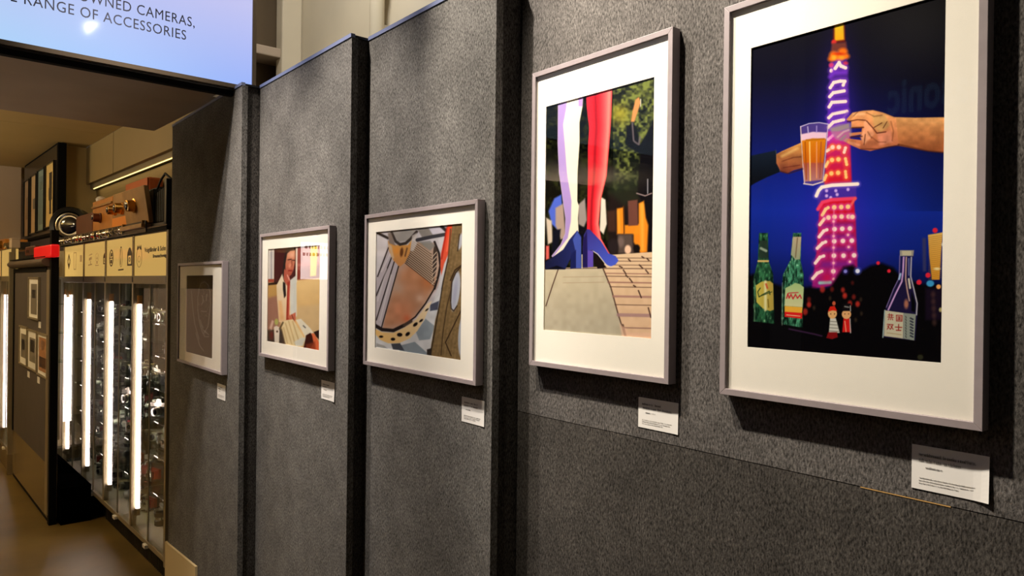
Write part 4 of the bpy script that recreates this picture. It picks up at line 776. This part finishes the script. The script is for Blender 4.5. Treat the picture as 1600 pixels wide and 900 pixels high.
def cabinet(ya, yb, label, logos, tube_t=.17, text=False, cx=CX, depth=.42, zsh=(1.364, 1.182, .995, .808, .615, .40)):
    """one bay: ya = near edge, yb = far edge (shop y)"""
    r = root('display_cabinet', (cx, (ya + yb) / 2, CB), 's'); setp(r, label, 'display cabinet', 'row of lit glass display cabinets')
    pw = .016
    part('frame', MB().box(cx, cx + .03, ya, ya + pw, CB, HT).box(cx, cx + .03, yb - pw, yb, CB, HT).box(cx, cx + .03, ya + pw, yb - pw, CB, CB + .028).box(cx, cx + .03, ya + pw, yb - pw, GT - .045, GT).box(cx + .004, cx + .03, ya + pw, yb - pw, HT - .008, HT), M['postm'], r, bevel=.0012)
    part('back_panel', MB().box(cx + depth, cx + depth + .012, ya, yb, CB, HT), M['greyback'], r)
    part('side_panel', MB().box(cx + .03, cx + depth, yb - .006, yb, CB + .02, HT), M['cabglass'], r)
    part('bottom', MB().box(cx + .03, cx + depth, ya, yb, CB, CB + .02), M['greyback'], r)
    part('top', MB().box(cx + .03, cx + depth, ya, yb, GT - .01, GT), M['greyback'], r)
    hd = part('header_panel', MB().box(cx + .006, cx + .05, ya + pw, yb - pw, GT, HT - .008), M['header'], r)
    for k, (kind, f, s, fa) in enumerate(logos): logo(kind, cx + .0058, yb + (ya - yb) * f, (GT + HT) / 2 - .004, s, hd, fa)
    if text:
        text_part('lettering', 'Voigtländer & Sohn', .034, (cx + .0057, yb + (ya - yb) * .335, (GT + HT) / 2 + .014), (0, -1, 0), M['headink'], hd, wid=(yb - ya) * .60, depth=.0002, bold=.0012)
        text_part('lettering', 'Braunschweig', .024, (cx + .0057, yb + (ya - yb) * .58, (GT + HT) / 2 - .020), (0, -1, 0), M['headink'], hd, wid=(yb - ya) * .37, depth=.0002, bold=.0012)
    ym = (ya + yb) / 2
    part('sliding_door', MB().box(cx + .003, cx + .006, ym - .02, yb - pw, CB + .028, GT - .045), M['cabglass'], r)
    part('sliding_door', MB().box(cx + .008, cx + .011, ya + pw, ym + .02, CB + .028, GT - .045), M['cabglass'], r)
    part('door_edge', MB().box(cx + .0015, cx + .0075, ym - .026, ym - .0205, CB + .028, GT - .045), M['postm'], r)
    cl = part('lock', MB().box(cx - .016, cx + .004, ym - .035, ym + .012, CB - .008, CB + .012), M['white'], r, bevel=.002)
    part('corner_cap', MB().box(cx - .002, cx + .002, ya - .008, ya + .012, GT - .036, GT - .006), M['black'], r)
    ty = yb - .030
    t = part('light_tube', MB().tube((cx + .032, ty, .29), (cx + .032, ty, 1.47), .0105), M['tube'], r, smooth=True)
    part('lower_socket', MB().tube((cx + .032, ty, .25), (cx + .032, ty, .29), .014), M['postm'], r, smooth=True)
    part('tube_socket', MB().tube((cx + .032, ty, 1.47), (cx + .032, ty, 1.52), .014), M['wood'], r, smooth=True)
    for z in zsh: part('shelf', MB().box(cx + .08, cx + depth - .01, ya + .02, yb - .02, z - .006, z), M['shelfglass'], r)
    for y in (ya + .05, ym, yb - .12): part('shelf_upright', MB().box(cx + depth - .03, cx + depth - .012, y - .008, y + .008, CB + .02, GT - .02), M['postm'], r)
    return r
bays = [sX(u, 640, CX)[1] for u in (258.5, 205, 162, 128, 97)]
WHICH = ['nearest', 'second', 'third', 'farthest']
LG = [[('eagle', .17, .085, False)], [('oval', .20, .075, False), ('lens', .56, .075, False), ('arch', .86, .075, False)], [('stack', .30, .07, True), ('crest', .60, .075, True), ('arch', .93, .05, False)], [('diamond', .24, .085, False), ('column', .55, .09, True), ('bars', .84, .06, True)]]
LB = ['tall lit glass cabinet with winged crest and maker name on its header, nearest of four', 'tall lit glass display cabinet with three emblems incl. a tall thin oval on its header', 'tall lit glass display cabinet with faint stacked emblem and round crest on its header', 'tall lit glass cabinet with a dark diamond emblem on its header, farthest of the four']
for k in range(4): cabinet(bays[k], bays[k + 1], LB[k], LG[k], text=(k == 0), tube_t=(.30, .30, .32, .34)[k])
YN, YF = bays[0], bays[4]
r = root('end_post', (CX, YN - .02, 0.), 's'); setp(r, 'slim aluminium end post between the nearest cabinet and felt panel', 'post'); part('post', MB().box(CX - .004, CX + .04, YN - .028, YN - .002, CB - .02, HT), M['postm'], r, bevel=.002); part('foot', MB().box(CX + .0, CX + .03, YN - .024, YN - .006, 0, CB - .02), M['blackm'], r)
# plinth and dark void
struct('plinth', MB().box(1.23, 1.68, 4.0, 6.8, 0, CB - .004), mat('ribbed_plinth', (44, 40, 30), .7), 's')
mbp = MB()
y = 4.0
while y < 5.48: mbp.box(1.222, 1.229, y, y + .012, .0, CB - .01); y += .028
struct('plinth_trim', mbp, mat('plinth_slat', (36, 34, 24), .6), 's')
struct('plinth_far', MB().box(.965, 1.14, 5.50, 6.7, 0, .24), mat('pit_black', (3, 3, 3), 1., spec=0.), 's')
struct('post_black', MB().box(.905, .948, 5.545, 5.60, 0, 1.93), M['blackm'], 's', bevel=.002)
# ledge along the top of the cabinets
r = root('top_ledge', (CX, (YN + YF) / 2, HT), 's'); setp(r, 'long dark ledge with shiny front strip running along the cabinet tops', 'ledge')
part('board', MB().box(CX - .01, CX + .42, YN - .02, YF + .1, HT, HT + .018), M['blackm'], r)
part('front_strip', MB().box(CX - .016, CX - .01, YN + .33, YF + .3, HT + .004, HT + .066), M['bezel'], r, bevel=.002)
part('shelf_top', MB().box(CX - .01, CX + .42, YN - .02, YF + .15, HT + .02, HT + .028), M['bezel'], r)
# chrome trinkets standing along the ledge edge
tops = []
ymin, ymax = sX(188, 350, CX - .03)[1], YF + .26
k = 0; y = ymin + .02
names = ['low chrome cap', 'small chrome knob', 'narrow silver cap']
while y < ymax:
    rad = random.choice((.014, .02, .026)); h = random.choice((.02, .034, .045))
    r = root('chrome_cap', (CX - .034 + 0., y, HT + .004), 's'); k += 1
    setp(r, 'small shiny chrome cap on front strip of the ledge over the cabinets', 'cap', 'chrome caps along the cabinet ledge')
    part('cap', MB().lathe((CX - .018, y, HT + .034), (-1, 0, 0), ((0, rad), (.006, rad), (.010, rad * .8), (.016, rad * .55), (.020, rad * .3))), M['chrome'], r, smooth=True)
    part('clip', MB().box(CX - .0175, CX - .0165, y - .004, y + .004, HT + .01, HT + .06), M['silver'], r)
    y += rad * 2 + random.uniform(.02, .11)
ZT = HT + .0285
# ------------------------------------------------------------------ antique cameras on top
def P(u, v, x): return sX(u, v, x)
def yr(u0, u1, x=1.21): return sX(u1, 340, x)[1], sX(u0, 340, x)[1]     # near, far
def top_z(u, v, x=1.21): return sX(u, v, x)[2]
def box_camera(name, label, cat, u0, u1, vt, material, lensinfo, depth=.16, x=1.21, lb=None, second=None):
    a, b = yr(u0, u1, x); z1 = top_z((u0 + u1) / 2, vt, x)
    r = root(name, (x, (a + b) / 2, ZT), 's'); setp(r, label, cat)
    part('body', MB().box(x, x + depth, a, b, ZT, z1), material, r, bevel=.006)
    if lb: part('lower_panel', MB().box(x - .006, x - .0005, a + (b - a) * .05, b - (b - a) * .05, ZT + .004, ZT + (z1 - ZT) * .42), lb, r, bevel=.002)
    for (f, g, rad) in lensinfo:
        y = b + (a - b) * f; z = ZT + (z1 - ZT) * g
        ln = part('lens', MB().lathe((x - .0005, y, z), (-1, 0, 0), ((0, rad * 1.15), (.01, rad * 1.15), (.012, rad), (.05, rad * .95), (.052, rad * .7))), M['brass'] if second is None else second, r, smooth=True)
        part('lens_glass', MB().lathe((x - .053, y, z), (-1, 0, 0), ((0, rad * .7), (.004, rad * .55), (.006, rad * .2))), M['lens'], ln, smooth=True)
    return r, a, b, z1
# big round black lens shade, seen at an angle
a, b = yr(86, 130); zc = top_z(106, 350)
r = root('round_lens_shade', (1.24, (a + b) / 2, ZT), 's'); setp(r, 'big round glossy black lens shade with a pale inner ring, leftmost on the cabinet tops', 'lens shade')
yc = sX(104, 352, 1.23)[1]; R_ = (zc - ZT) * .98; ax = Vector((-.55, -.83, .05)); c0 = Vector((1.27, yc + .02, ZT + R_))
part('shade', MB().lathe(c0 - ax * .07, ax, ((0, R_ * .8), (.02, R_), (.11, R_), (.13, R_ * .93), (.122, R_ * .74), (.06, R_ * .6))), M['black'], r, smooth=True)
part('ring', MB().lathe(c0 + ax * .025, ax, ((0, R_ * .66), (.03, R_ * .66), (.034, R_ * .60), (.02, R_ * .52))), M['silver'], r, smooth=True)
part('glass', MB().lathe(c0 + ax * .035, ax, ((0, R_ * .53), (.012, R_ * .45), (.018, R_ * .2))), M['lens'], r, smooth=True)
box_camera('leather_case', 'dark red-brown leather case between round lens shade and wooden camera', 'case', 119, 144, 335, M['wooddark'], [], .12, 1.205)
r_, a, b, z1 = box_camera('wooden_camera', 'honey wooden box camera with one lens and white knob on its top', 'camera', 144.5, 175, 311, M['wood'], [(.45, .52, .030)], .18, 1.21, second=M['wooddark'])
part('hood', MB().box(1.20, 1.38, a, b, z1 - .05, z1 - .035), M['woodtan'], r_, bevel=.003)
part('top_knob', MB().lathe((1.25, b - .06, z1 + .0005), (0, 0, 1), ((0, .03), (.02, .034), (.035, .022), (.04, .008))), M['white'], r_, smooth=True)
box_camera('wooden_camera', 'bright orange-fronted wooden camera with two lenses side by side', 'camera', 175.6, 203, 300, M['woodtan'], [(.22, .60, .030), (.62, .60, .034)], .18, 1.215, lb=M['orangebox'])
a, b = yr(172, 204, 1.3); r = root('leather_pouch', (1.3, (a + b) / 2, ZT), 's'); setp(r, 'orange-brown leather case standing behind the orange-fronted camera', 'case')
part('case', MB().box(1.405, 1.5, a, b, ZT, top_z(188, 291, 1.40)), mat('orange_leather', (176, 88, 40), .5, noise=.1), r, bevel=.012); part('flap', MB().box(1.398, 1.4045, a, b, top_z(188, 312, 1.40), top_z(188, 292, 1.40)), mat('orange_leather_flap', (190, 100, 50), .5), r, bevel=.003)
# field camera with front standard tilted and bellows
a, b = yr(201, 236, 1.17); z1 = top_z(218, 296, 1.17)
r = root('field_camera', (1.17, (a + b) / 2, ZT), 's'); setp(r, 'tan wooden field camera with square lens board and black pleated bellows, next to felt panel', 'camera')
part('lens_board', MB().quadbox([(1.16, a, ZT + .03), (1.185, a, ZT + .03), (1.185, b, ZT + .03), (1.16, b, ZT + .03), (1.13, a, z1), (1.155, a, z1), (1.155, b, z1), (1.13, b, z1)]), M['woodtan'], r, bevel=.003)
yc = (a + b) / 2; zc = (ZT + z1) / 2 + .02
l = part('lens', MB().lathe((1.15, yc, zc), (-1, -.1, -.1), ((0, .042), (.012, .042), (.014, .034), (.05, .032), (.052, .024))), M['brass'], r, smooth=True)
part('lens_glass', MB().lathe((1.098, yc - .005, zc - .005), (-1, -.1, -.1), ((0, .024), (.004, .018))), M['lens'], l, smooth=True)
part('baseboard', MB().box(1.12, 1.5, a, b, ZT, ZT + .022), M['woodtan'], r, bevel=.002)
mb = MB(); n = 12
for i in range(n):
    x = 1.19 + i * .025; e = i / n * .02; w_ = .0 if i % 2 else .014
    mb.box(x, x + .025, a + w_ + .02, b - w_, ZT + .03 + w_, z1 + e - w_)
part('bellows', mb, M['leather'], r, bevel=.003)
part('rail', MB().box(1.13, 1.16, a + .02, a + .03, ZT + .022, ZT + .04).box(1.13, 1.16, b - .03, b - .02, ZT + .022, ZT + .04), M['brass'], r)
a, b = yr(242.5, 262, 1.19); z1 = top_z(250, 284, 1.19)
r = root('bellows_camera', (1.19, (a + b) / 2, ZT), 's'); setp(r, 'black pleated bellows camera with strap, rightmost on the cabinet tops', 'camera')
mb = MB()
for i in range(14):
    y = a + (b - a) * i / 14; w_ = 0. if i % 2 else .012; mb.box(1.19 + w_, 1.40 - w_, y, y + (b - a) / 14, ZT + .03 + w_, z1 - .03 - w_ - i * .002)
part('bellows', mb, M['leather'], r, bevel=.002); part('rear_standard', MB().box(1.17, 1.42, a - .04, a - .005, ZT, z1), M['black'], r, bevel=.004); part('front_standard', MB().box(1.18, 1.40, b + .002, b + .025, ZT, z1 - .03), M['black'], r, bevel=.004)
part('baseboard', MB().box(1.17, 1.41, a - .04, b + .025, ZT - 0, ZT + .02), M['black'], r)
mb = MB(); q = [(1.20, a - .02, z1), (1.19, a + .05, z1 + .035), (1.19, b - .1, z1 + .01), (1.20, b, z1 - .03)]
for i in range(3): mb.tube(q[i], q[i + 1], .006)
part('strap', mb, M['leather'], r)

# ------------------------------------------------------------------ stock on the glass shelves
def cam_proto(kind):
    r = root({'compact': 'small_camera', 'slr': 'mirror_camera', 'folding': 'folding_camera', 'lens': 'camera_lens'}[kind], (0, 0, 0)); r['category'] = 'camera'
    if kind in ('compact', 'slr'):
        w_, h = (.125, .07) if kind == 'compact' else (.14, .085)
        part('body', MB().box(-.018, .018, -w_ / 2, w_ / 2, 0, h * .72), M['leather'], r, bevel=.004)
        part('top_plate', MB().box(-.018, .018, -w_ / 2, w_ / 2, h * .72, h), M['silver'], r, bevel=.003)
        if kind == 'slr': part('prism', MB().prism([(-.025, h), (.025, h), (.014, h + .022), (-.014, h + .022)], 'x', -.02, .014), M['silver'], r, bevel=.002)
        l = part('lens', MB().lathe((-.018, 0, h * .42), (-1, 0, 0), ((0, .028), (.012, .028), (.014, .025), (.034, .025), (.036, .014))), M['silver'], r, smooth=True)
        part('lens_glass', MB().lathe((-.0545, 0, h * .42), (-1, 0, 0), ((0, .018), (.003, .012))), M['lens'], l, smooth=True)
        part('dial', MB().tube((0, w_ * .33, h), (0, w_ * .33, h + .008), .009), M['chrome'], r, smooth=True)
    elif kind == 'folding':
        part('back', MB().box(.02, .045, -.06, .06, 0, .10), M['leather'], r, bevel=.004)
        mb = MB()
        for i in range(6): e = (.004 if i % 2 else 0); mb.box(-.03 + i * .0083, -.0217 + i * .0083, -.022 - i * .004 + e, .022 + i * .004 - e, .02 + e, .066 + i * .003 - e)
        part('bellows', mb, M['redleather'], r)
        l = part('lens_board', MB().box(-.036, -.0305, -.028, .028, .012, .074), M['silver'], r, bevel=.001)
        part('lens', MB().lathe((-.0365, 0, .045), (-1, 0, 0), ((0, .016), (.012, .014), (.013, .008))), M['chrome'], l, smooth=True)
        part('bed', MB().box(-.05, .02, -.03, .03, 0, .006), M['chrome'], r)
    else:
        part('barrel', MB().lathe((0, 0, 0), (0, 0, 1), ((0, .026), (.004, .03), (.03, .03), (.034, .026), (.05, .026), (.054, .032), (.075, .032), (.077, .026))), M['black'], r, smooth=True)
        part('ring', MB().lathe((0, 0, .035), (0, 0, 1), ((0, .0268), (.014, .0268))), M['chrome'], r, smooth=True)
        part('glass', MB().lathe((0, 0, .0775), (0, 0, 1), ((0, .024), (.003, .015))), M['lens'], r, smooth=True)
    return r
KINDS = ['compact', 'slr', 'folding', 'lens']; DESC = {'compact': 'small silver and black camera', 'slr': 'silver-topped camera with a peaked prism', 'folding': 'folding camera with opened bellows', 'lens': 'upright black lens with a silver ring'}
protos = {k: cam_proto(k) for k in KINDS}; used = {k: False for k in KINDS}
SH = [1.364, 1.182, .995, .808, .615, .40, CB + .02]; ORD = ['top', 'second', 'third', 'fourth', 'fifth', 'sixth', 'bottom']
POS = ['far left', 'left of middle', 'right of middle', 'far right']
rs = np.random.RandomState(12)
for b_ in range(4):
    ya, yb = bays[b_], bays[b_ + 1]
    for si, z in enumerate(SH):
        for pos in range(4):
            if b_ == 3 and pos == 0: continue
            k = KINDS[rs.choice(4, p=[.36, .26, .2, .18])]
            y = yb + (ya - yb) * (.10 + .26 * pos + rs.uniform(-.02, .02)); x = CX + rs.uniform(.14, .24)
            o = protos[k] if not used[k] else copy_tree(protos[k]); used[k] = True
            o.location = S(x, y, z + .0005); o.rotation_euler = (0, 0, TH + rs.uniform(-.5, .9)); o['_org'] = [0, 0, 0]
            o['label'] = '%s, %s on %s shelf of %s cabinet' % (DESC[k], POS[pos], ORD[si], WHICH[b_]); o['category'] = 'lens' if k == 'lens' else 'camera'; o['group'] = 'photographic stock on the cabinet shelves'

# ------------------------------------------------------------------ picture board beyond the cabinets
BX = .91; YB0, YB1 = 5.60, 7.16
struct('wall_partition', MB().box(BX, BX + .05, YB0, YB1, .38, 1.69), mat('brown_grey_board', (78, 70, 66), .85, noise=.06, nscale=8), 's')
struct('trim_7', MB().box(BX - .006, BX + .002, YB0 + .11, YB1, 1.66, 1.69).box(BX - .006, BX + .002, YB1 - .05, YB1, .38, 1.66), M['blackm'], 's')
struct('wall_base', MB().box(BX + .0, BX + .05, YB0, YB1, 0.03, .38), M['base'], 's')
struct('baseboard_shop', MB().box(BX + .004, BX + .05, YB0, YB1, 0, .03), M['blackm'], 's')
struct('trim_8', MB().box(BX - .012, BX + .001, YB0 - .03, YB0 + .06, 0.06, 1.67), M['postm'], 's', bevel=.002)
def flat_pic(name, u0, u1, vt, vb, x, label, mt, art, group=None, frame=True):
    a, b = sX(u1, (vt + vb) / 2, x)[1], sX(u0, (vt + vb) / 2, x)[1]; um = (u0 + u1) / 2; z1 = sX(um, vt, x)[2]; z0 = sX(um, vb, x)[2]
    r = root(name, (x, (a + b) / 2, z0), 's'); setp(r, label, 'framed picture', group); w_ = b - a; h = z1 - z0
    part('frame', MB().ring(x - .014, x, a, b, z0, z1, a + .012, b - .012, z0 + .012, z1 - .012), mt, r)
    part('mat_board', MB().box(x - .006, x - .001, a + .012, b - .012, z0 + .012, z1 - .012), M['card'], r)
    for (f0, f1, g0, g1, c) in art: part('image', MB().box(x - .0078, x - .0063, b - w_ * f1, b - w_ * f0, z0 + h * g0, z0 + h * g1), c, r)
def C(*c): return mat('print_tone', c, .6)
dk, gy, wm, bl, tn, pk = C(44, 38, 34), C(120, 112, 100), C(170, 120, 78), C(70, 60, 56), C(190, 160, 110), C(206, 168, 140)
G = 'pictures on the dark board beyond the cabinets'
flat_pic('framed_picture', 46.7, 63, 433, 499, BX - .001, 'pale narrow framed picture hung alone above three others on the dark board', M['postm'], [(.22, .78, .12, .84, gy), (.35, .65, .5, .7, dk)], G)
flat_pic('framed_picture', 32.3, 44.3, 509.5, 571, BX - .001, 'pale framed picture with small dark image, left of the three in the lower row', M['postm'], [(.2, .8, .2, .8, gy), (.3, .7, .4, .66, dk)], G)
flat_pic('framed_picture', 45.1, 59.6, 515.5, 578.5, BX - .001, 'pale framed picture with a dark figure, middle of the three in the lower row', M['postm'], [(.2, .8, .2, .8, gy), (.3, .72, .45, .75, dk)], G)
flat_pic('framed_picture', 60.4, 77, 521, 589, BX - .001, 'framed picture in warm brown tones, right of the three in the lower row', M['postm'], [(.14, .86, .12, .9, wm), (.3, .7, .62, .84, pk), (.2, .8, .2, .45, bl)], G)
for (u, v, lab) in ((62.5, 507.5, 'under the single upper picture'), (45, 585, 'under the left lower picture'), (60.6, 594, 'under the middle lower picture')):
    q = sX(u, v, BX); o = part('caption_card', MB().box(BX - .0025, BX - .0005, q[1] - .045, q[1] + .045, q[2] - .022, q[2] + .022), M['card'], None, frame='s', origin=(BX, q[1], q[2])); setp(o, 'tiny white caption card on the dark board, ' + lab, 'caption card')
# red lit banner over the board and the grey pelmet
a, b = sX(88, 394, BX)[1], sX(46, 394, BX)[1]
r = root('red_banner', (BX, (a + b) / 2, sX(70, 404, BX)[2]), 's'); setp(r, 'glossy red banner strip above the dark picture board', 'banner')
part('red_strip', MB().box(BX - .03, BX + .02, a, a + (b - a) * .62, sX(75, 403, BX)[2], sX(75, 384, BX)[2]), mat('glowing_red_banner', (200, 10, 14), .35, emit=(214, 12, 16), estr=.6), r, bevel=.01)
part('brown_end', MB().box(BX - .028, BX + .02, a + (b - a) * .62, b, sX(52, 400, BX)[2], sX(52, 385, BX)[2]), M['wooddark'], r, bevel=.01)
part('end_cap', MB().box(BX - .034, BX - .03, b - .2, b - .1, sX(48, 396, BX)[2], sX(48, 392, BX)[2]), M['chrome'], r)
r = root('pelmet', (BX, 6.3, 1.70), 's'); setp(r, 'brown-grey rounded pelmet between red banner and dark board', 'pelmet')
mb = MB(); n = 10
for i in range(n + 1):
    t = i / n * math.pi; x = BX - .05 * math.sin(t); z = 1.694 + .06 * (1 - math.cos(t)) / 2 * 1.
    mb.v += [(x, 5.61, z), (x, YB1, z), (BX + .05, YB1, z), (BX + .05, 5.61, z)]
for i in range(n):
    a = 4 * i; b = a + 4
    for p_, q_ in ((0, 1), (1, 2), (2, 3), (3, 0)): mb.f.append((a + p_, a + q_, b + q_, b + p_))
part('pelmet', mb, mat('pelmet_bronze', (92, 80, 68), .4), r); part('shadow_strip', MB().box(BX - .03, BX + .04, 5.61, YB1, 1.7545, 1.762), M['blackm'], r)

# ------------------------------------------------------------------ black display board high up with four upright pictures
UX = 1.20; Ya, Yb = sX(90, 300, UX)[1], sX(38, 320, UX)[1]; z0 = sX(90, 365, UX)[2]; z1 = CZ - .006
r = root('display_board', (UX, (Ya + Yb) / 2, z0), 's'); setp(r, 'black board high under ceiling with four upright pictures in a row', 'display board')
xe = sY(103.5, 300, Ya)[0]
part('board', MB().box(UX, xe, Ya, Yb, z0, z1), M['blackm'], r, bevel=.002); part('face', MB().box(UX - .004, UX - .0005, Ya + .02, Yb - .02, z0 + .02, z1 - .02), M['bezel'], r)
for i, (u0, u1, vt, vb, m1, art, lb) in enumerate(((73.5, 86.5, 256, 354, C(216, 186, 120), [(.38, .7, .62, .86, dk), (.34, .7, .42, .62, dk), (.42, .62, .2, .42, dk)], 'cream with dark upright device, nearest of four'), (61, 71.4, 266, 360, C(130, 150, 150), [(.15, .85, .1, .9, C(110, 130, 132)), (.35, .7, .66, .8, C(190, 214, 210))], 'grey-green, second from the near end'), (50.3, 58.8, 275, 364, C(206, 178, 140), [(.35, .7, .42, .6, gy)], 'cream with a small grey figure, second from the far end'), (40, 47.6, 283, 369, C(176, 150, 124), [(.3, .7, .3, .7, C(150, 126, 104))], 'brownish, farthest of the four'))):
    x = UX - .0045; a, b = sX(u1, 300, x)[1], sX(u0, 300, x)[1]; um = (u0 + u1) / 2; zz1 = sX(um, vt, x)[2]; zz0 = sX(um, vb, x)[2]; w_ = b - a; h = zz1 - zz0
    q = root('upright_picture', (x, (a + b) / 2, zz0), 's'); setp(q, 'upright picture on black board, ' + lb, 'framed picture', 'four upright pictures on the black board')
    part('frame', MB().ring(x - .02, x, a - .008, b + .008, zz0 - .008, zz1 + .008, a, b, zz0, zz1), M['black'], q); part('picture', MB().box(x - .006, x - .001, a, b, zz0, zz1), m1, q)
    for (f0, f1, g0, g1, c) in art: part('image', MB().box(x - .008, x - .0065, b - w_ * f1, b - w_ * f0, zz0 + h * g0, zz0 + h * g1), c, q)
# ------------------------------------------------------------------ farther cabinets beyond the board
FXC = .90; f0 = 7.24; f1 = 7.86
cabinet(f0, f1, 'lit glass display cabinet beyond the dark board, its header cream with a small square emblem', [('bars', .75, .045, True)], cx=FXC, tube_t=.62, zsh=(1.40, 1.15, .9))
cabinet(f1, f1 + .62, 'lit glass display cabinet at the picture left edge, farthest down the passage', [('oval', .5, .06, True)], cx=FXC, tube_t=.62, zsh=(1.40, 1.15, .9))
struct('plinth_left', MB().box(FXC + .002, FXC + .5, f0, f1 + .62, 0, CB - .002), M['base'], 's')
r = root('aluminium_post', (FXC, f0 - .03, 0), 's'); setp(r, 'thin aluminium post standing at near end of the far cabinets', 'post'); part('post', MB().box(FXC - .02, FXC + .02, f0 - .05, f0 - .01, .05, 1.83), M['postm'], r, bevel=.003); part('foot', MB().box(FXC - .022, FXC + .022, f0 - .052, f0 - .008, 0, .17), M['base'], r, bevel=.003)
r = root('brass_camera', (FXC + .08, f0 + .75, HT), 's'); setp(r, 'shiny brass-coloured camera on top of the far cabinets at the left edge', 'camera'); y = f0 + .62
part('body', MB().box(FXC + .02, FXC + .2, y, y + .32, HT, HT + .10), M['wood'], r, bevel=.006); l = part('lens', MB().lathe((FXC + .019, y + .12, HT + .05), (-1, 0, 0), ((0, .035), (.04, .033), (.042, .02))), M['brass'], r, smooth=True); part('strap_lug', MB().tube((FXC + .1, y - .02, HT + .07), (FXC + .1, y, HT + .07), .01), M['chrome'], r)
r = root('black_camera', (FXC + .08, f0 + .25, HT), 's'); setp(r, 'low black camera on far cabinet top, right of the brass one', 'camera'); part('body', MB().box(FXC + .03, FXC + .16, f0 + .2, f0 + .52, HT, HT + .06), M['leather'], r, bevel=.006); part('lens', MB().lathe((FXC + .029, f0 + .36, HT + .03), (-1, 0, 0), ((0, .022), (.04, .02), (.042, .012))), M['chrome'], r, smooth=True)
r = root('white_box', (FXC + .05, f0 + .05, HT), 's'); setp(r, 'small cream box on near corner of the far cabinet top', 'box'); part('box', MB().box(FXC + .0, FXC + .06, f0 + .0, f0 + .14, HT - .0, HT + .07), M['pinkwall'], r, bevel=.003); part('lid', MB().box(FXC - .002, FXC + .062, f0 - .002, f0 + .142, HT + .07, HT + .08), M['pinkwall'], r, bevel=.002)

# ------------------------------------------------------------------ things standing out of frame that the glass reflects
d = sray(150, 46); t = 2.97 / d[1]; p0 = (d[0] * t, 2.97, EYE + d[2] * t); t2 = (3.5 - p0[2]) / d[2]
lp = (p0[0] + d[0] * t2, p0[1] - d[1] * t2, 3.5)
r = root('ceiling_lamp', lp, 's'); setp(r, 'round lit lamp hanging high in front of the glowing screen', 'lamp')
part('lamp_glass', MB().lathe((lp[0], lp[1], lp[2]), (0, 0, 1), ((-.05, .03), (-.04, .06), (0, .075), (.03, .07))), M['lamp'], r, smooth=True)
part('shade', MB().lathe((lp[0], lp[1], lp[2] + .03), (0, 0, 1), ((0, .08), (.06, .07), (.1, .03))), M['blackm'], r, smooth=True)
part('rod', MB().tube((lp[0], lp[1], lp[2] + .13), (lp[0], lp[1], 4.58), .008), M['blackm'], r)
def mirrored(u, v, xm, y=None, x=None):        # where the reflection seen at a pixel in glass on plane X = xm comes from
    d = ray(u, v); t = xm / d[0]; q = np.array([xm, d[1] * t, EYE + d[2] * t]); e = np.array([-d[0], d[1], d[2]])
    k = (y - q[1]) / e[1] if y is not None else (x - q[0]) / e[0]; return q + e * k
A = mirrored(1393, 155, XW - FD, x=-2.98); B = mirrored(1468, 140, XW - FD, x=-2.98)
o = text_part('wall_lettering', 'Panasonic', .34, (-2.985, A[1] + .03, A[2] - .1), (0, 1, 0), mat('lit_blue_letters', (60, 90, 140), .5, emit=(120, 160, 200), estr=.9), None, 1.05, 'RIGHT', wid=abs(A[1] - B[1]) * 2.55, depth=.004, bold=.01)
setp(o, 'blue lit wall lettering on the opposite wall, reflected in the tower picture glass', 'lettering')
A = mirrored(470, 378, X2 - FD, y=6.6); B = mirrored(520, 437, X2 - FD, y=6.6)
x0, x1, z0, z1 = min(A[0], B[0]), max(A[0], B[0]) + .0, B[2], A[2]
r = root('lit_totem', ((x0 + x1) / 2, 6.6, 0)); setp(r, 'tall lit white advertising stand, seen only in the glass of the reader picture', 'sign')
part('case', MB().box(x0 - .03, x1 + .03, 6.61, 6.70, .0, z1 + .03), M['bezel'], r, bevel=.004)
part('panel', MB().box(x0, x1, 6.60, 6.609, z0, z1), mat('lit_white_panel', (60, 60, 60), .4, emit=(255, 250, 244), estr=4.), r)
for k in range(2):
    mb = MB(); q = x0 + .02
    while q < x1 - .03: q2 = q + random.uniform(.012, .03); mb.box(q, q2, 6.596, 6.5995, z1 - .06 - k * .07, z1 - .03 - k * .07); q = q2 + .012
    part('lettering', mb, M['ink'], r)
A = mirrored(290, 451, X1 - FD, y=9.2); B = mirrored(336, 530, X1 - FD, y=9.2)
x0, x1, z0, z1 = min(A[0], B[0]), max(A[0], B[0]), .5, A[2]
r = root('glow_counter', ((x0 + x1) / 2, 9.2, 0)); setp(r, 'added glowing brown counter front at end of the passage, seen only by reflection', 'counter')
part('front', MB().box(x0, x1, 9.2, 9.21, z0, z1), mat('glow_counter_front', (120, 100, 84), .5, emit=(186, 152, 124), estr=.40), r); part('body', MB().box(x0, x1, 9.212, 9.7, 0, z1), M['bezel'], r)  # added front with its own glow, lightens the dark picture's glass
